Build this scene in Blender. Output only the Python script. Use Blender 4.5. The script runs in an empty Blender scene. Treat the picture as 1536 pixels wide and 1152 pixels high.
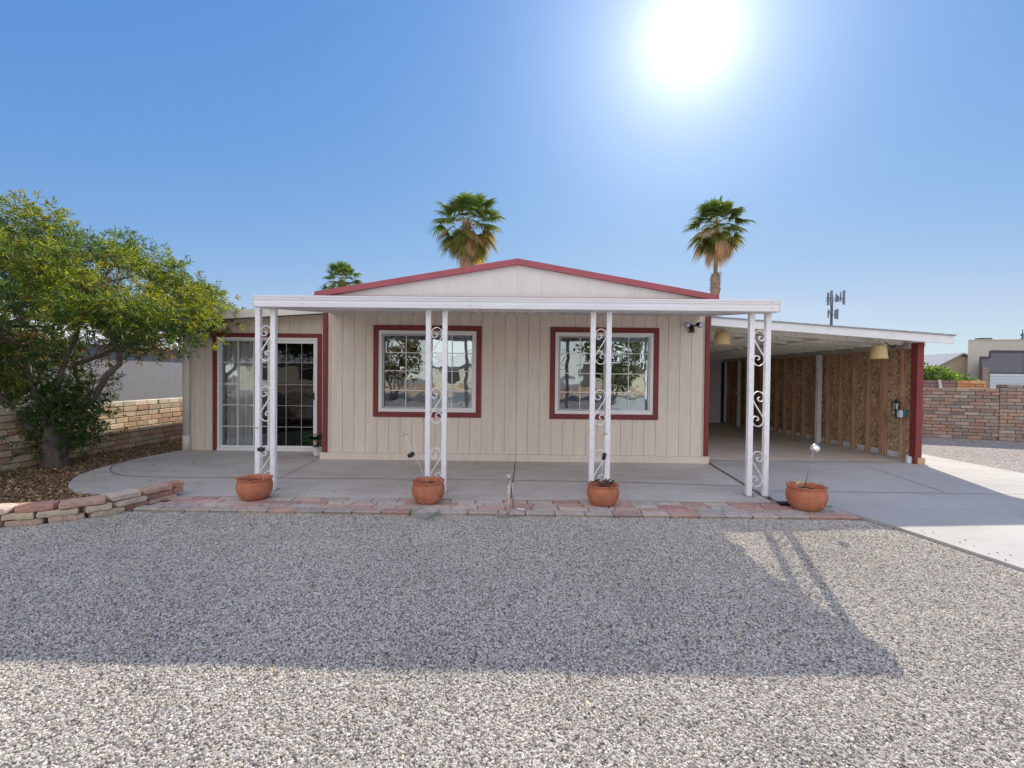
import bpy, bmesh, math, random
import numpy as np
from mathutils import Vector, Matrix, noise as mnoise
random.seed(7); RNG = np.random.default_rng(7)
R = math.radians
scene = bpy.context.scene
COL = scene.collection

# ------------------------------------------------------------------ helpers
def s2l(r, g, b):
    f = lambda c: (c/255/12.92) if c/255 <= .04045 else ((c/255+.055)/1.055)**2.4
    return (f(r), f(g), f(b), 1.0)

class N:                                   # tiny node-tree helper
    def __init__(s, name):
        s.m = bpy.data.materials.new(name); s.m.use_nodes = True
        s.t = s.m.node_tree; s.t.nodes.clear()
        s.out = s.n('ShaderNodeOutputMaterial')
    def n(s, typ, **kw):
        x = s.t.nodes.new(typ)
        for k, v in kw.items(): setattr(x, k, v)
        return x
    def l(s, a, b): s.t.links.new(a, b)
    def noise(s, vec, scale, detail=3, rough=.55):
        x = s.n('ShaderNodeTexNoise'); x.inputs['Scale'].default_value = scale
        x.inputs['Detail'].default_value = detail; x.inputs['Roughness'].default_value = rough
        if vec: s.l(vec, x.inputs['Vector'])
        return x.outputs['Fac']
    def ramp(s, fac, stops, interp='LINEAR'):
        x = s.n('ShaderNodeValToRGB'); x.color_ramp.interpolation = interp
        e = x.color_ramp.elements
        while len(e) < len(stops): e.new(.5)
        for i, (p, c) in enumerate(stops):
            e[i].position = p; e[i].color = c if len(c) == 4 else (*c, 1)
        s.l(fac, x.inputs['Fac']); return x.outputs['Color']
    def mix(s, fac, a, b, blend='MIX'):
        x = s.n('ShaderNodeMix', data_type='RGBA', blend_type=blend)
        for v, i in ((fac, 0), (a, 6), (b, 7)):
            if hasattr(v, 'links'): s.l(v, x.inputs[i])
            else: x.inputs[i].default_value = v
        return x.outputs[2]
    def mapping(s, src, scale):
        x = s.n('ShaderNodeMapping'); x.inputs['Scale'].default_value = scale
        s.l(src, x.inputs['Vector']); return x.outputs['Vector']
    def bump(s, h, strength, dist=.01):
        x = s.n('ShaderNodeBump'); x.inputs['Strength'].default_value = strength
        x.inputs['Distance'].default_value = dist; s.l(h, x.inputs['Height']); return x.outputs['Normal']
    def bsdf(s, col, rough=.7, metal=0, normal=None, spec=.5):
        x = s.n('ShaderNodeBsdfPrincipled')
        for v, i in ((col, 'Base Color'), (rough, 'Roughness'), (metal, 'Metallic')):
            if hasattr(v, 'links'): s.l(v, x.inputs[i])
            else: x.inputs[i].default_value = v
        x.inputs['Specular IOR Level'].default_value = spec
        if normal: s.l(normal, x.inputs['Normal'])
        s.l(x.outputs[0], s.out.inputs['Surface']); return x
    def obj(s): return s.n('ShaderNodeTexCoord').outputs['Object']
    def geo(s): return s.n('ShaderNodeNewGeometry').outputs['Position']

def sc(c, k): return (c[0]*k, c[1]*k, c[2]*k, 1)
def pm(name, base, rough=.6, var=.12, scale=3, bump=0, bscale=60, metal=0, dirt=None, dirtamt=.4, stretch=(1, 1, 1), spec=.4):
    """generic painted / worn surface"""
    n = N(name); p = n.mapping(n.geo(), stretch)
    f = n.noise(p, scale, 5, .65)
    c = n.ramp(f, [(.3, sc(base, 1-var)), (.7, sc(base, 1+var))])
    if dirt:
        g = n.noise(p, scale*2.7, 6, .7)
        m = n.ramp(g, [(.5, (0, 0, 0)), (.72, (dirtamt,)*3)])
        c = n.mix(m, c, dirt)
    nm = n.bump(n.noise(p, bscale, 3), bump) if bump else None
    n.bsdf(c, rough, metal, nm, spec); return n.m

def attrmat(name, rough=.8, var=.25, scale=18, bump=.5, bscale=90, trans=0, spec=.3):
    n = N(name); a = n.n('ShaderNodeAttribute', attribute_name='Col').outputs['Color']
    p = n.geo(); f = n.noise(p, scale, 5, .7)
    k = n.ramp(f, [(.25, (1-var,)*3), (.75, (1+var,)*3)])
    c = n.mix(1.0, a, k, 'MULTIPLY')
    nm = n.bump(n.noise(p, bscale, 4), bump) if bump else None
    b = n.bsdf(c, rough, 0, nm, spec)
    if trans:
        t = n.n('ShaderNodeBsdfTranslucent')
        c2 = n.mix(1.0, c, (1.5, 1.35, .5, 1), 'MULTIPLY'); n.l(c2, t.inputs['Color'])
        m = n.n('ShaderNodeMixShader'); m.inputs[0].default_value = trans
        n.l(b.outputs[0], m.inputs[1]); n.l(t.outputs[0], m.inputs[2]); n.l(m.outputs[0], n.out.inputs['Surface'])
    return n.m

class MB:                                   # collects shapes into one mesh
    def __init__(s): s.v = []; s.f = []; s.sm = []; s.c = []; s.col = None
    def add(s, vs, fs, smooth=False):
        o = len(s.v); s.v += [tuple(v) for v in vs]
        s.f += [tuple(i+o for i in f) for f in fs]; s.sm += [smooth]*len(fs)
        s.c += [s.col or (1, 1, 1, 1)]*len(vs)
    def box(s, x0, x1, y0, y1, z0, z1):
        s.add([(x0,y0,z0),(x1,y0,z0),(x1,y1,z0),(x0,y1,z0),(x0,y0,z1),(x1,y0,z1),(x1,y1,z1),(x0,y1,z1)],
              [(0,3,2,1),(4,5,6,7),(0,1,5,4),(1,2,6,5),(2,3,7,6),(3,0,4,7)])
    def hexa(s, p): s.add(p, [(0,3,2,1),(4,5,6,7),(0,1,5,4),(1,2,6,5),(2,3,7,6),(3,0,4,7)])
    def prism(s, poly, axis, a, b):         # poly in the two other axes
        def P(u, v, w): return {'x': (w, u, v), 'y': (u, w, v), 'z': (u, v, w)}[axis]
        n = len(poly); vs = [P(u, v, a) for u, v in poly]+[P(u, v, b) for u, v in poly]
        s.add(vs, [tuple(range(n))[::-1], tuple(range(n, 2*n))]+[(i, (i+1) % n, n+(i+1) % n, n+i) for i in range(n)])
    def tube(s, pts, r, n=8, caps=True):
        pts = [Vector(p) for p in pts]; rs = r if hasattr(r, '__len__') else [r]*len(pts)
        vs = []; fs = []; prev = None
        for i, p in enumerate(pts):
            t = (pts[min(i+1, len(pts)-1)]-pts[max(i-1, 0)]).normalized()
            if prev is None: u = t.orthogonal().normalized()
            else:
                u = prev-t*prev.dot(t)
                u = u.normalized() if u.length > 1e-6 else t.orthogonal().normalized()
            prev = u; w = t.cross(u)
            for k in range(n):
                a = 2*math.pi*k/n; vs.append(p+(u*math.cos(a)+w*math.sin(a))*rs[i])
        for i in range(len(pts)-1):
            for k in range(n):
                fs.append((i*n+k, i*n+(k+1) % n, (i+1)*n+(k+1) % n, (i+1)*n+k))
        if caps: fs += [tuple(range(n))[::-1], tuple(range((len(pts)-1)*n, len(pts)*n))]
        s.add(vs, fs, True)
    def lathe(s, prof, c=(0, 0, 0), n=32, wob=None):
        vs = []; fs = []; m = len(prof)
        for j, (r, z) in enumerate(prof):
            for k in range(n):
                a = 2*math.pi*k/n; rr, zz = (wob(j, a, r, z) if wob else (r, z))
                vs.append((c[0]+rr*math.cos(a), c[1]+rr*math.sin(a), c[2]+zz))
        for j in range(m-1):
            for k in range(n): fs.append((j*n+k, j*n+(k+1) % n, (j+1)*n+(k+1) % n, (j+1)*n+k))
        s.add(vs, fs, True)
    def build(s, name, mat, parent=None, bevel=0, loc=None):
        me = bpy.data.meshes.new(name); me.from_pydata(s.v, [], s.f); me.validate(); me.update()
        if len(me.polygons) == len(s.sm): me.polygons.foreach_set('use_smooth', s.sm)
        if s.col:
            a = me.color_attributes.new('Col', 'FLOAT_COLOR', 'POINT')
            a.data.foreach_set('color', np.array(s.c, dtype=np.float32).ravel())
        bm = bmesh.new(); bm.from_mesh(me); bmesh.ops.recalc_face_normals(bm, faces=bm.faces); bm.to_mesh(me); bm.free()
        me.materials.append(mat)
        o = bpy.data.objects.new(name, me); COL.objects.link(o)
        if parent:
            o.parent = parent
            o.matrix_parent_inverse = Matrix.Translation(-parent_world(parent))
        if bevel:
            b = o.modifiers.new('bevel', 'BEVEL'); b.width = bevel; b.segments = 2; b.limit_method = 'ANGLE'
            b.angle_limit = R(40)
        if loc: o.location = loc
        return o

def parent_world(p):
    v = Vector(p.location)
    if p.parent: v = v - parent_world(p.parent) + parent_world(p.parent) if p.type == 'MESH' else v + parent_world(p.parent)
    return v
def tag(o, label=None, cat=None, group=None, kind=None):
    if label: o['label'] = label
    if cat: o['category'] = cat
    if group: o['group'] = group
    if kind: o['kind'] = kind
    return o
def thing(name, label, cat, loc=(0, 0, 0), group=None):
    o = bpy.data.objects.new(name, None); COL.objects.link(o); o.location = loc; o.empty_display_size = .1
    return tag(o, label, cat, group)
def copy_tree(o, parent=None):
    c = o.copy(); COL.objects.link(c)
    if parent: c.parent = parent; c.matrix_parent_inverse = o.matrix_parent_inverse.copy()
    for ch in list(o.children): copy_tree(ch, c)
    return c
def npmesh(name, V, F, mat, C=None, parent=None, smooth=False):
    """V (n,3), F (m,4) quads, C (n,3) vertex colours"""
    me = bpy.data.meshes.new(name); V = np.asarray(V, np.float32); F = np.asarray(F, np.int32)
    me.vertices.add(len(V)); me.vertices.foreach_set('co', V.ravel())
    me.loops.add(F.size); me.loops.foreach_set('vertex_index', F.ravel())
    me.polygons.add(len(F)); me.polygons.foreach_set('loop_start', np.arange(0, F.size, F.shape[1], dtype=np.int32))
    if C is not None:
        a = me.color_attributes.new('Col', 'FLOAT_COLOR', 'POINT')
        a.data.foreach_set('color', np.hstack([C, np.ones((len(C), 1))]).astype(np.float32).ravel())
    me.update(calc_edges=True); me.validate()
    if smooth: me.polygons.foreach_set('use_smooth', [True]*len(me.polygons))
    me.materials.append(mat)
    o = bpy.data.objects.new(name, me); COL.objects.link(o)
    if parent:
        o.parent = parent; o.matrix_parent_inverse = Matrix.Translation(-parent_world(parent))
    return o

# ------------------------------------------------------------------ materials
BEIGE = (.80, .70, .59, 1)
M = {}
M['siding'] = pm('beige_siding', BEIGE, .75, .06, 1.2, .25, 140, dirt=(.55, .45, .36, 1), dirtamt=.35, stretch=(5, 5, .8))
M['gable'] = pm('gable_siding', (.70, .66, .60, 1), .75, .05, 1.2, .2, 140, stretch=(5, 5, .7))
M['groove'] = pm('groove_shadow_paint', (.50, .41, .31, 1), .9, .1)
M['red'] = pm('barn_red_paint', (.215, .040, .036, 1), .6, .15, 4, .15, 90, dirt=(.22, .06, .05, 1), dirtamt=.5)
M['redroof'] = pm('skylit_red_trim', (.35, .082, .095, 1), .5, .1, 3, .05, 60)  # trim red lightened in colour for the sky light on the rake boards
M['white'] = pm('white_paint', (.80, .80, .80, 1), .45, .04, 3, .08, 80, dirt=(.55, .52, .48, 1), dirtamt=.25)
M['whitepost'] = pm('white_enamel', (.86, .86, .87, 1), .35, .04, 6, .1, 60, dirt=(.48, .36, .26, 1), dirtamt=.4)
M['cover'] = pm('white_aluminium', (.80, .79, .80, 1), .4, .05, 1.5, .05, 40, dirt=(.62, .58, .55, 1), dirtamt=.3, stretch=(.5, 3, 6))
M['vinyl'] = pm('white_vinyl', (.85, .84, .82, 1), .35, .03)
M['sash'] = pm('grey_aluminium_sash', (.42, .43, .42, 1), .4, .06, metal=.3)
M['cream'] = pm('cream_painted_lumber', (.86, .84, .76, 1), .7, .1, 4, .3, 60, dirt=(.42, .38, .30, 1), dirtamt=.5)
M['underdeck'] = pm('shade_darkened_boards', (.30, .26, .20, 1), .8, .12, 4, .3, 40, dirt=(.40, .34, .25, 1), dirtamt=.5)  # cream deck, its colour darkened to paint in the shade between the rafters
M['greywood'] = pm('weathered_grey_beam', (.48, .45, .41, 1), .85, .2, 6, .4, 50)
M['wingfascia'] = pm('cream_fascia', (.74, .71, .62, 1), .6, .06, 3, .1)
M['shingle'] = pm('roof_coating', (.55, .53, .50, 1), .9, .15, 4, .5, 60)
M['dark'] = pm('dark_joint', (.05, .045, .04, 1), .9, .2)
M['joint'] = pm('joint_filler', (.12, .105, .09, 1), .9, .25, 20)
M['black'] = pm('black_plastic', (.018, .018, .02, 1), .4, .2)
M['interior'] = pm('interior_wall', (.40, .37, .33, 1), .9, .1)
M['copper'] = pm('copper_cable', (.45, .20, .11, 1), .5, .2, metal=.3)
M['galv'] = pm('galvanised_steel', (.45, .45, .45, 1), .4, .2, metal=.7)
M['boxwhite'] = pm('outlet_plastic', (.62, .68, .75, 1), .45, .05)
M['teal'] = pm('teal_plastic', (.06, .22, .24, 1), .45, .1)
M['foam'] = pm('white_block_strip', (.70, .75, .80, 1), .7, .06, 6, .2)
M['soil'] = pm('potting_soil', (.07, .045, .03, 1), 1, .5, 40, 1, 90)
M['bark'] = pm('grey_bark', (.15, .125, .105, 1), .95, .4, 9, 1, 40, stretch=(1, 1, .3))
M['palmbark'] = pm('palm_trunk_fibre', (.30, .22, .15, 1), .95, .45, 14, 1, 30)
M['roll'] = pm('grey_roll_roofing', (.30, .30, .31, 1), .9, .2, 12, .5)
M['asphalt'] = pm('street_asphalt', (.16, .155, .15, 1), .9, .2, 4, .3)
M['stucco'] = pm('beige_stucco', (.60, .52, .39, 1), .9, .06, 3, .3, 60)
M['tan'] = pm('tan_stucco', (.55, .50, .42, 1), .9, .05, 2, .3, 40)
M['greypanel'] = pm('grey_garage_panel', (.15, .155, .175, 1), .7, .05, 2, .1, 40, stretch=(3, 3, .5))
M['greytrim'] = pm('dark_grey_trim', (.06, .062, .07, 1), .6, .1)
M['rolldoor'] = pm('pale_roll_door', (.52, .56, .58, 1), .5, .05)
M['woodpanel'] = pm('brown_wood_panel', (.28, .21, .16, 1), .8, .3, 8, .3)
M['palemetal'] = pm('pale_roofing', (.34, .35, .37, 1), .95, .1, 3, spec=.1)
M['greystone'] = pm('grey_screen_wall', (.27, .265, .265, 1), .9, .05, 2, .3, 60)
M['steel'] = pm('tower_steel', (.08, .10, .13, 1), .6, .2)
M['antenna'] = pm('antenna_panel', (.16, .19, .22, 1), .6, .3, 1.5)
M['yellowwood'] = pm('pale_wood_block', (.52, .40, .22, 1), .8, .2, 9, .3, stretch=(5, 5, 1))
M['ceramic'] = pm('white_ceramic', (.80, .79, .76, 1), .25, .04)
M['tower'] = M['steel']

def make_terracotta():
    n = N('terracotta'); p = n.geo()
    c = n.ramp(n.noise(p, 9, 6, .7), [(.3, (.38, .12, .06)), (.6, (.52, .19, .10)), (.8, (.60, .30, .19))])
    sep = n.n('ShaderNodeSeparateXYZ'); n.l(p, sep.inputs[0])
    g = n.noise(p, 34, 6, .8)
    hi = n.n('ShaderNodeMapRange'); hi.inputs['From Min'].default_value = .22; hi.inputs['From Max'].default_value = .02
    n.l(sep.outputs['Z'], hi.inputs['Value'])
    mm = n.n('ShaderNodeMath', operation='MULTIPLY'); n.l(n.ramp(g, [(.5, (0, 0, 0)), (.68, (.8, .8, .8))]), mm.inputs[0]); n.l(hi.outputs[0], mm.inputs[1])
    c = n.mix(mm.outputs[0], c, (.72, .50, .38, 1))
    n.bsdf(c, .7, 0, n.bump(n.noise(p, 60, 4), .35), .3); return n.m
M['terracotta'] = make_terracotta()

def make_concrete(name, base, brown=.35, stainscale=.9):
    n = N(name); p = n.geo()
    c = n.ramp(n.noise(p, .7, 6, .6), [(.3, sc(base, .86)), (.7, sc(base, 1.1))])
    st = n.ramp(n.noise(n.mapping(p, (1, 1.8, 1)), stainscale, 7, .72), [(.48, (0, 0, 0)), (.7, (brown,)*3)])
    c = n.mix(st, c, (base[0]*.78, base[1]*.68, base[2]*.56, 1))
    sp = n.ramp(n.noise(n.mapping(p, (1, 2.5, 1)), 2.6, 8, .8), [(.56, (0, 0, 0)), (.74, (.38, .38, .38))])
    c = n.mix(sp, c, sc(base, .6))
    br = n.ramp(n.noise(n.mapping(p, (3, 60, 1)), 1.5, 3), [(.3, (.94, .94, .94)), (.7, (1.05, 1.05, 1.05))])
    c = n.mix(1.0, c, br, 'MULTIPLY')
    fine = n.ramp(n.noise(p, 160, 2), [(.3, (.9, .9, .9)), (.7, (1.08, 1.08, 1.08))])
    c = n.mix(1.0, c, fine, 'MULTIPLY')
    n.bsdf(c, .95, 0, n.bump(n.noise(n.mapping(p, (1, 12, 1)), 30, 4), .25), .15); return n.m
M['patio'] = make_concrete('patio_concrete', (.57, .535, .48, 1), .75)
M['drive'] = make_concrete('driveway_concrete', (.52, .50, .455, 1), .30)
M['carfloor'] = make_concrete('carport_concrete', (.68, .60, .52, 1), .45)

def make_gravelground():
    n = N('gravel_sheet'); p = n.geo()
    v = n.n('ShaderNodeTexVoronoi'); v.inputs['Scale'].default_value = 55; n.l(p, v.inputs['Vector'])
    bw = n.n('ShaderNodeRGBToBW'); n.l(v.outputs['Color'], bw.inputs[0])
    c = n.ramp(bw.outputs[0], [(.15, (.16, .14, .125)), (.4, (.34, .31, .28)), (.65, (.50, .46, .42)), (.85, (.68, .65, .60))])
    big = n.ramp(n.noise(p, .25, 4), [(.3, (.88, .86, .84)), (.7, (1.06, 1.05, 1.03))])
    c = n.mix(1.0, c, big, 'MULTIPLY')
    inv = n.n('ShaderNodeMath', operation='SUBTRACT'); inv.inputs[0].default_value = 1; n.l(v.outputs['Distance'], inv.inputs[1])
    n.bsdf(c, .9, 0, n.bump(inv.outputs[0], 1.0, .02), .2); return n.m
M['gravelground'] = make_gravelground()

def make_pebble():
    n = N('pebble'); oi = n.n('ShaderNodeObjectInfo')
    c = n.ramp(oi.outputs['Random'], [(0, (.17, .15, .13)), (.14, (.32, .29, .265)), (.30, (.50, .46, .42)), (.45, (.58, .50, .42)),
              (.6, (.66, .62, .57)), (.74, (.74, .67, .58)), (.86, (.86, .82, .76)), (.94, (.52, .39, .29)), (1, (.90, .88, .84))])
    p = n.geo()
    big = n.ramp(n.noise(p, .9, 6, .65), [(.3, (.76, .77, .72)), (.7, (.98, .99, .93))])
    c = n.mix(1.0, c, big, 'MULTIPLY')
    f = n.ramp(n.noise(p, 190, 3), [(.3, (.82, .82, .82)), (.7, (1.12, 1.12, 1.12))])
    c = n.mix(1.0, c, f, 'MULTIPLY')
    n.bsdf(c, .8, 0, None, .3); return n.m
M['pebble'] = make_pebble()

def make_litterground():
    n = N('leaf_litter_soil'); p = n.geo()
    c = n.ramp(n.noise(p, 45, 5, .8), [(.3, (.05, .034, .022)), (.5, (.15, .10, .065)), (.65, (.26, .19, .12)), (.8, (.38, .30, .20))])
    n.bsdf(c, 1, 0, n.bump(n.noise(p, 60, 4), .8), .1); return n.m
M['litter'] = make_litterground()

def make_osb():
    n = N('osb_sheathing'); p = n.mapping(n.geo(), (1, 1, .55))
    v = n.n('ShaderNodeTexVoronoi'); v.inputs['Scale'].default_value = 42; n.l(p, v.inputs['Vector'])
    bw = n.n('ShaderNodeRGBToBW'); n.l(v.outputs['Color'], bw.inputs[0])
    c = n.ramp(bw.outputs[0], [(.1, (.20, .125, .08)), (.4, (.46, .32, .20)), (.7, (.62, .46, .30)), (.95, (.74, .60, .43))])
    c = n.mix(1.0, c, n.ramp(n.noise(p, 1.6, 7, .75), [(.3, (.66, .63, .60)), (.7, (1.22, 1.20, 1.15))]), 'MULTIPLY')
    n.bsdf(c, .9, 0, n.bump(bw.outputs[0], .3), .2); return n.m
M['osb'] = make_osb()
def make_stud():
    n = N('stud_lumber'); p = n.mapping(n.geo(), (14, 14, .8))
    c = n.ramp(n.noise(p, 2.5, 5, .6), [(.3, (.30, .165, .10)), (.5, (.46, .275, .175)), (.75, (.60, .40, .27))])
    k = n.ramp(n.noise(n.mapping(n.geo(), (9, 9, 4)), 2, 2), [(.70, (1, 1, 1)), (.76, (.35, .25, .2))])
    c = n.mix(1.0, c, k, 'MULTIPLY')
    n.bsdf(c, .85, 0, n.bump(n.noise(p, 6, 3), .2), .2); return n.m
M['stud'] = make_stud()

def make_glass(name, refl, tint=(.75, .8, .8, 1), wav=.05):
    n = N(name); p = n.geo()
    g = n.n('ShaderNodeBsdfGlossy'); g.inputs['Roughness'].default_value = 0; g.inputs['Color'].default_value = (.82, .93, 1, 1)
    n.l(n.bump(n.noise(p, 3.2, 1), wav, .1), g.inputs['Normal'])
    t = n.n('ShaderNodeBsdfTransparent'); t.inputs['Color'].default_value = tint
    fr = n.n('ShaderNodeFresnel'); fr.inputs['IOR'].default_value = 1.5
    mx = n.n('ShaderNodeMath', operation='MAXIMUM'); mx.inputs[1].default_value = refl; n.l(fr.outputs[0], mx.inputs[0])
    m = n.n('ShaderNodeMixShader'); n.l(mx.outputs[0], m.inputs[0]); n.l(t.outputs[0], m.inputs[1]); n.l(g.outputs[0], m.inputs[2])
    n.l(m.outputs[0], n.out.inputs['Surface']); return n.m
M['glass'] = make_glass('window_glass', .36, wav=.03)
M['screenglass'] = make_glass('screened_glass', .24, (.42, .43, .43, 1), wav=.02)
M['doorglass'] = make_glass('door_glass', .15, (.96, .97, .97, 1), wav=.01)
M['doordark'] = make_glass('door_screen_glass', .05, (.10, .105, .11, 1), wav=.01)

def make_cloth(name, c, tr=.4):
    n = N(name); d = n.n('ShaderNodeBsdfDiffuse'); d.inputs['Color'].default_value = c
    t = n.n('ShaderNodeBsdfTranslucent'); t.inputs['Color'].default_value = c
    m = n.n('ShaderNodeMixShader'); m.inputs[0].default_value = tr
    n.l(d.outputs[0], m.inputs[1]); n.l(t.outputs[0], m.inputs[2]); n.l(m.outputs[0], n.out.inputs['Surface']); return n.m
M['curtain'] = make_cloth('white_curtain', (.88, .88, .85, 1), .25)
def make_wicker():
    n = N('wicker'); p = n.geo()
    w = n.n('ShaderNodeTexWave', wave_type='BANDS', bands_direction='Z'); w.inputs['Scale'].default_value = 22; w.inputs['Distortion'].default_value = 1.5
    n.l(p, w.inputs['Vector'])
    c = n.ramp(w.outputs['Fac'], [(.2, (.74, .53, .26)), (.7, (.96, .80, .46))])
    c = n.mix(1.0, c, n.ramp(n.noise(p, 60, 3), [(.3, (.8, .8, .8)), (.7, (1.1, 1.1, 1.1))]), 'MULTIPLY')
    b = n.bsdf(c, .8, 0, n.bump(w.outputs['Fac'], .4), .2)
    t = n.n('ShaderNodeBsdfTranslucent'); n.l(c, t.inputs['Color'])
    m = n.n('ShaderNodeMixShader'); m.inputs[0].default_value = .35
    n.l(b.outputs[0], m.inputs[1]); n.l(t.outputs[0], m.inputs[2]); n.l(m.outputs[0], n.out.inputs['Surface']); return n.m
M['wicker'] = make_wicker()
def make_rust():
    n = N('rusty_white_pipe'); p = n.mapping(n.geo(), (1, 1, .25))
    c = n.ramp(n.noise(p, 38, 5, .7), [(.40, (.72, .66, .58)), (.52, (.60, .48, .38)), (.60, (.26, .10, .045)), (.75, (.12, .05, .03))])
    n.bsdf(c, .7, 0, n.bump(n.noise(p, 80, 3), .4), .3); return n.m
M['rust'] = make_rust()
def make_greyscreen():
    n = N('grey_block_texture'); p = n.geo()
    f = n.noise(n.mapping(p, (1, 1.2, 6)), 9, 5, .8)
    g = n.noise(n.mapping(p, (1, 8, 1)), 5, 3, .8)
    c = n.ramp(f, [(.3, (.27, .265, .27)), (.7, (.39, .385, .38))])
    c = n.mix(1.0, c, n.ramp(g, [(.3, (.88, .88, .88)), (.7, (1.08, 1.08, 1.08))]), 'MULTIPLY')
    n.bsdf(c, .9, 0, n.bump(f, .5), .2); return n.m
M['nbrwall'] = make_greyscreen()
M['block'] = attrmat('slump_block', .9, .22, 16, .7, 70)
M['mortar'] = pm('recessed_mortar', (.16, .12, .09, 1), 1, .3, 12)
M['stone'] = attrmat('flat_stone', .9, .25, 22, .8, 60)
M['paver'] = attrmat('brick_paver', .9, .25, 14, .5, 80)
M['leaf'] = attrmat('leaf', .55, .15, 30, 0, trans=.42, spec=.4)
M['frond'] = attrmat('palm_frond', .7, .15, 10, 0, trans=.38, spec=.2)
M['dryleaf'] = attrmat('dry_leaf', .9, .2, 30, 0, trans=.1, spec=.1)

# ------------------------------------------------------------------ camera, light, sky
cam = bpy.data.cameras.new('camera'); co = bpy.data.objects.new('camera', cam); COL.objects.link(co)
cam.sensor_width = 36; cam.lens = 704/1536*36; cam.clip_end = 2000; cam.clip_start = .05
co.matrix_world = Matrix.Translation((0, 0, 1.5)) @ Matrix.Rotation(R(.3), 4, 'Z') @ Matrix.Rotation(R(90-.85), 4, 'X') @ Matrix.Rotation(R(.6), 4, 'Z')
scene.camera = co
SUN = Vector((.3648, 1.0, .7252)).normalized()
el = math.asin(SUN.z); az = math.atan2(SUN.x, SUN.y)
sl = bpy.data.lights.new('sun', 'SUN'); so = bpy.data.objects.new('sun', sl); COL.objects.link(so)
sl.energy = 5.0; sl.angle = R(.5); sl.color = (1, .92, .80)
so.rotation_euler = SUN.to_track_quat('Z', 'Y').to_euler(); so.location = SUN*60
w = bpy.data.worlds.new('World'); scene.world = w; w.use_nodes = True
nt = w.node_tree; nt.nodes.clear()
sky = nt.nodes.new('ShaderNodeTexSky'); sky.sky_type = 'NISHITA'; sky.sun_disc = False
sky.sun_elevation = el; sky.sun_rotation = az; sky.air_density = 1.0; sky.dust_density = 0; sky.ozone_density = 3.0
bg = nt.nodes.new('ShaderNodeBackground'); bg.inputs['Strength'].default_value = .1
# tone response of the clear desert sky, channel by channel: k * (sky/10)^g
sr = nt.nodes.new('ShaderNodeSeparateColor'); cr = nt.nodes.new('ShaderNodeCombineColor'); nt.links.new(sky.outputs[0], sr.inputs[0])
for ch, (g_, k_) in enumerate(((1.05, .90), (.62, .64), (.22, .70))):
    q = sr.outputs[ch]
    for op, v in (('MULTIPLY', .1), ('POWER', g_), ('MULTIPLY', k_*10)):
        mn = nt.nodes.new('ShaderNodeMath'); mn.operation = op; nt.links.new(q, mn.inputs[0]); mn.inputs[1].default_value = v; q = mn.outputs[0]
    nt.links.new(q, cr.inputs[ch])
    if ch == 0: rq = q
    if ch == 1: gq = q
gm = nt.nodes.new('ShaderNodeMath'); gm.operation = 'MULTIPLY'; nt.links.new(gq, gm.inputs[0]); gm.inputs[1].default_value = .80
mn = nt.nodes.new('ShaderNodeMath'); mn.operation = 'MINIMUM'; nt.links.new(rq, mn.inputs[0]); nt.links.new(gm.outputs[0], mn.inputs[1]); nt.links.new(mn.outputs[0], cr.inputs[0])
nt.links.new(cr.outputs[0], bg.inputs['Color'])
# bright aureole of the real sun disc in the sky
tc = nt.nodes.new('ShaderNodeTexCoord'); dot = nt.nodes.new('ShaderNodeVectorMath'); dot.operation = 'DOT_PRODUCT'
nt.links.new(tc.outputs['Generated'], dot.inputs[0]); dot.inputs[1].default_value = tuple(SUN)
def pw(e, k):
    m0 = nt.nodes.new('ShaderNodeMath'); m0.operation = 'MAXIMUM'; m0.inputs[1].default_value = 0; nt.links.new(dot.outputs['Value'], m0.inputs[0])
    m = nt.nodes.new('ShaderNodeMath'); m.operation = 'POWER'; m.inputs[1].default_value = e; nt.links.new(m0.outputs[0], m.inputs[0])
    q = nt.nodes.new('ShaderNodeMath'); q.operation = 'MULTIPLY'; q.inputs[1].default_value = k; nt.links.new(m.outputs[0], q.inputs[0]); return q.outputs[0]
def ad(a, b):
    m = nt.nodes.new('ShaderNodeMath'); nt.links.new(a, m.inputs[0]); nt.links.new(b, m.inputs[1]); return m.outputs[0]
gl = ad(ad(ad(pw(2500, 2.5), pw(300, .55)), pw(50, .34)), pw(12, .10))
BACK_FILL = 1.02
b2 = nt.nodes.new('ShaderNodeBackground'); b2.inputs['Color'].default_value = (1, .97, .94, 1); nt.links.new(gl, b2.inputs['Strength'])
addn = nt.nodes.new('ShaderNodeAddShader'); wo = nt.nodes.new('ShaderNodeOutputWorld')
nt.links.new(bg.outputs[0], addn.inputs[0]); nt.links.new(b2.outputs[0], addn.inputs[1])
# added warm fill in the sky opposite the sun, brightens the shaded house front
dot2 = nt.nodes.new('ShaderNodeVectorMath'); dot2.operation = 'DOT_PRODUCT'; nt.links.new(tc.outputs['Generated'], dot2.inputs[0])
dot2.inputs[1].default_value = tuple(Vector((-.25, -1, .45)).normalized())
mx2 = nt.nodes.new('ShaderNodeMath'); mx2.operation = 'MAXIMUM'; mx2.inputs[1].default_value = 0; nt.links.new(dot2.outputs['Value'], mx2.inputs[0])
ml2 = nt.nodes.new('ShaderNodeMath'); ml2.operation = 'MULTIPLY'; ml2.inputs[1].default_value = BACK_FILL; nt.links.new(mx2.outputs[0], ml2.inputs[0])
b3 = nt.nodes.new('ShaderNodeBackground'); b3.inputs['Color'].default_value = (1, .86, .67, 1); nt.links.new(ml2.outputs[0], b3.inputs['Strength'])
ad3 = nt.nodes.new('ShaderNodeAddShader'); nt.links.new(addn.outputs[0], ad3.inputs[0]); nt.links.new(b3.outputs[0], ad3.inputs[1]); nt.links.new(ad3.outputs[0], wo.inputs[0])
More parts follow.
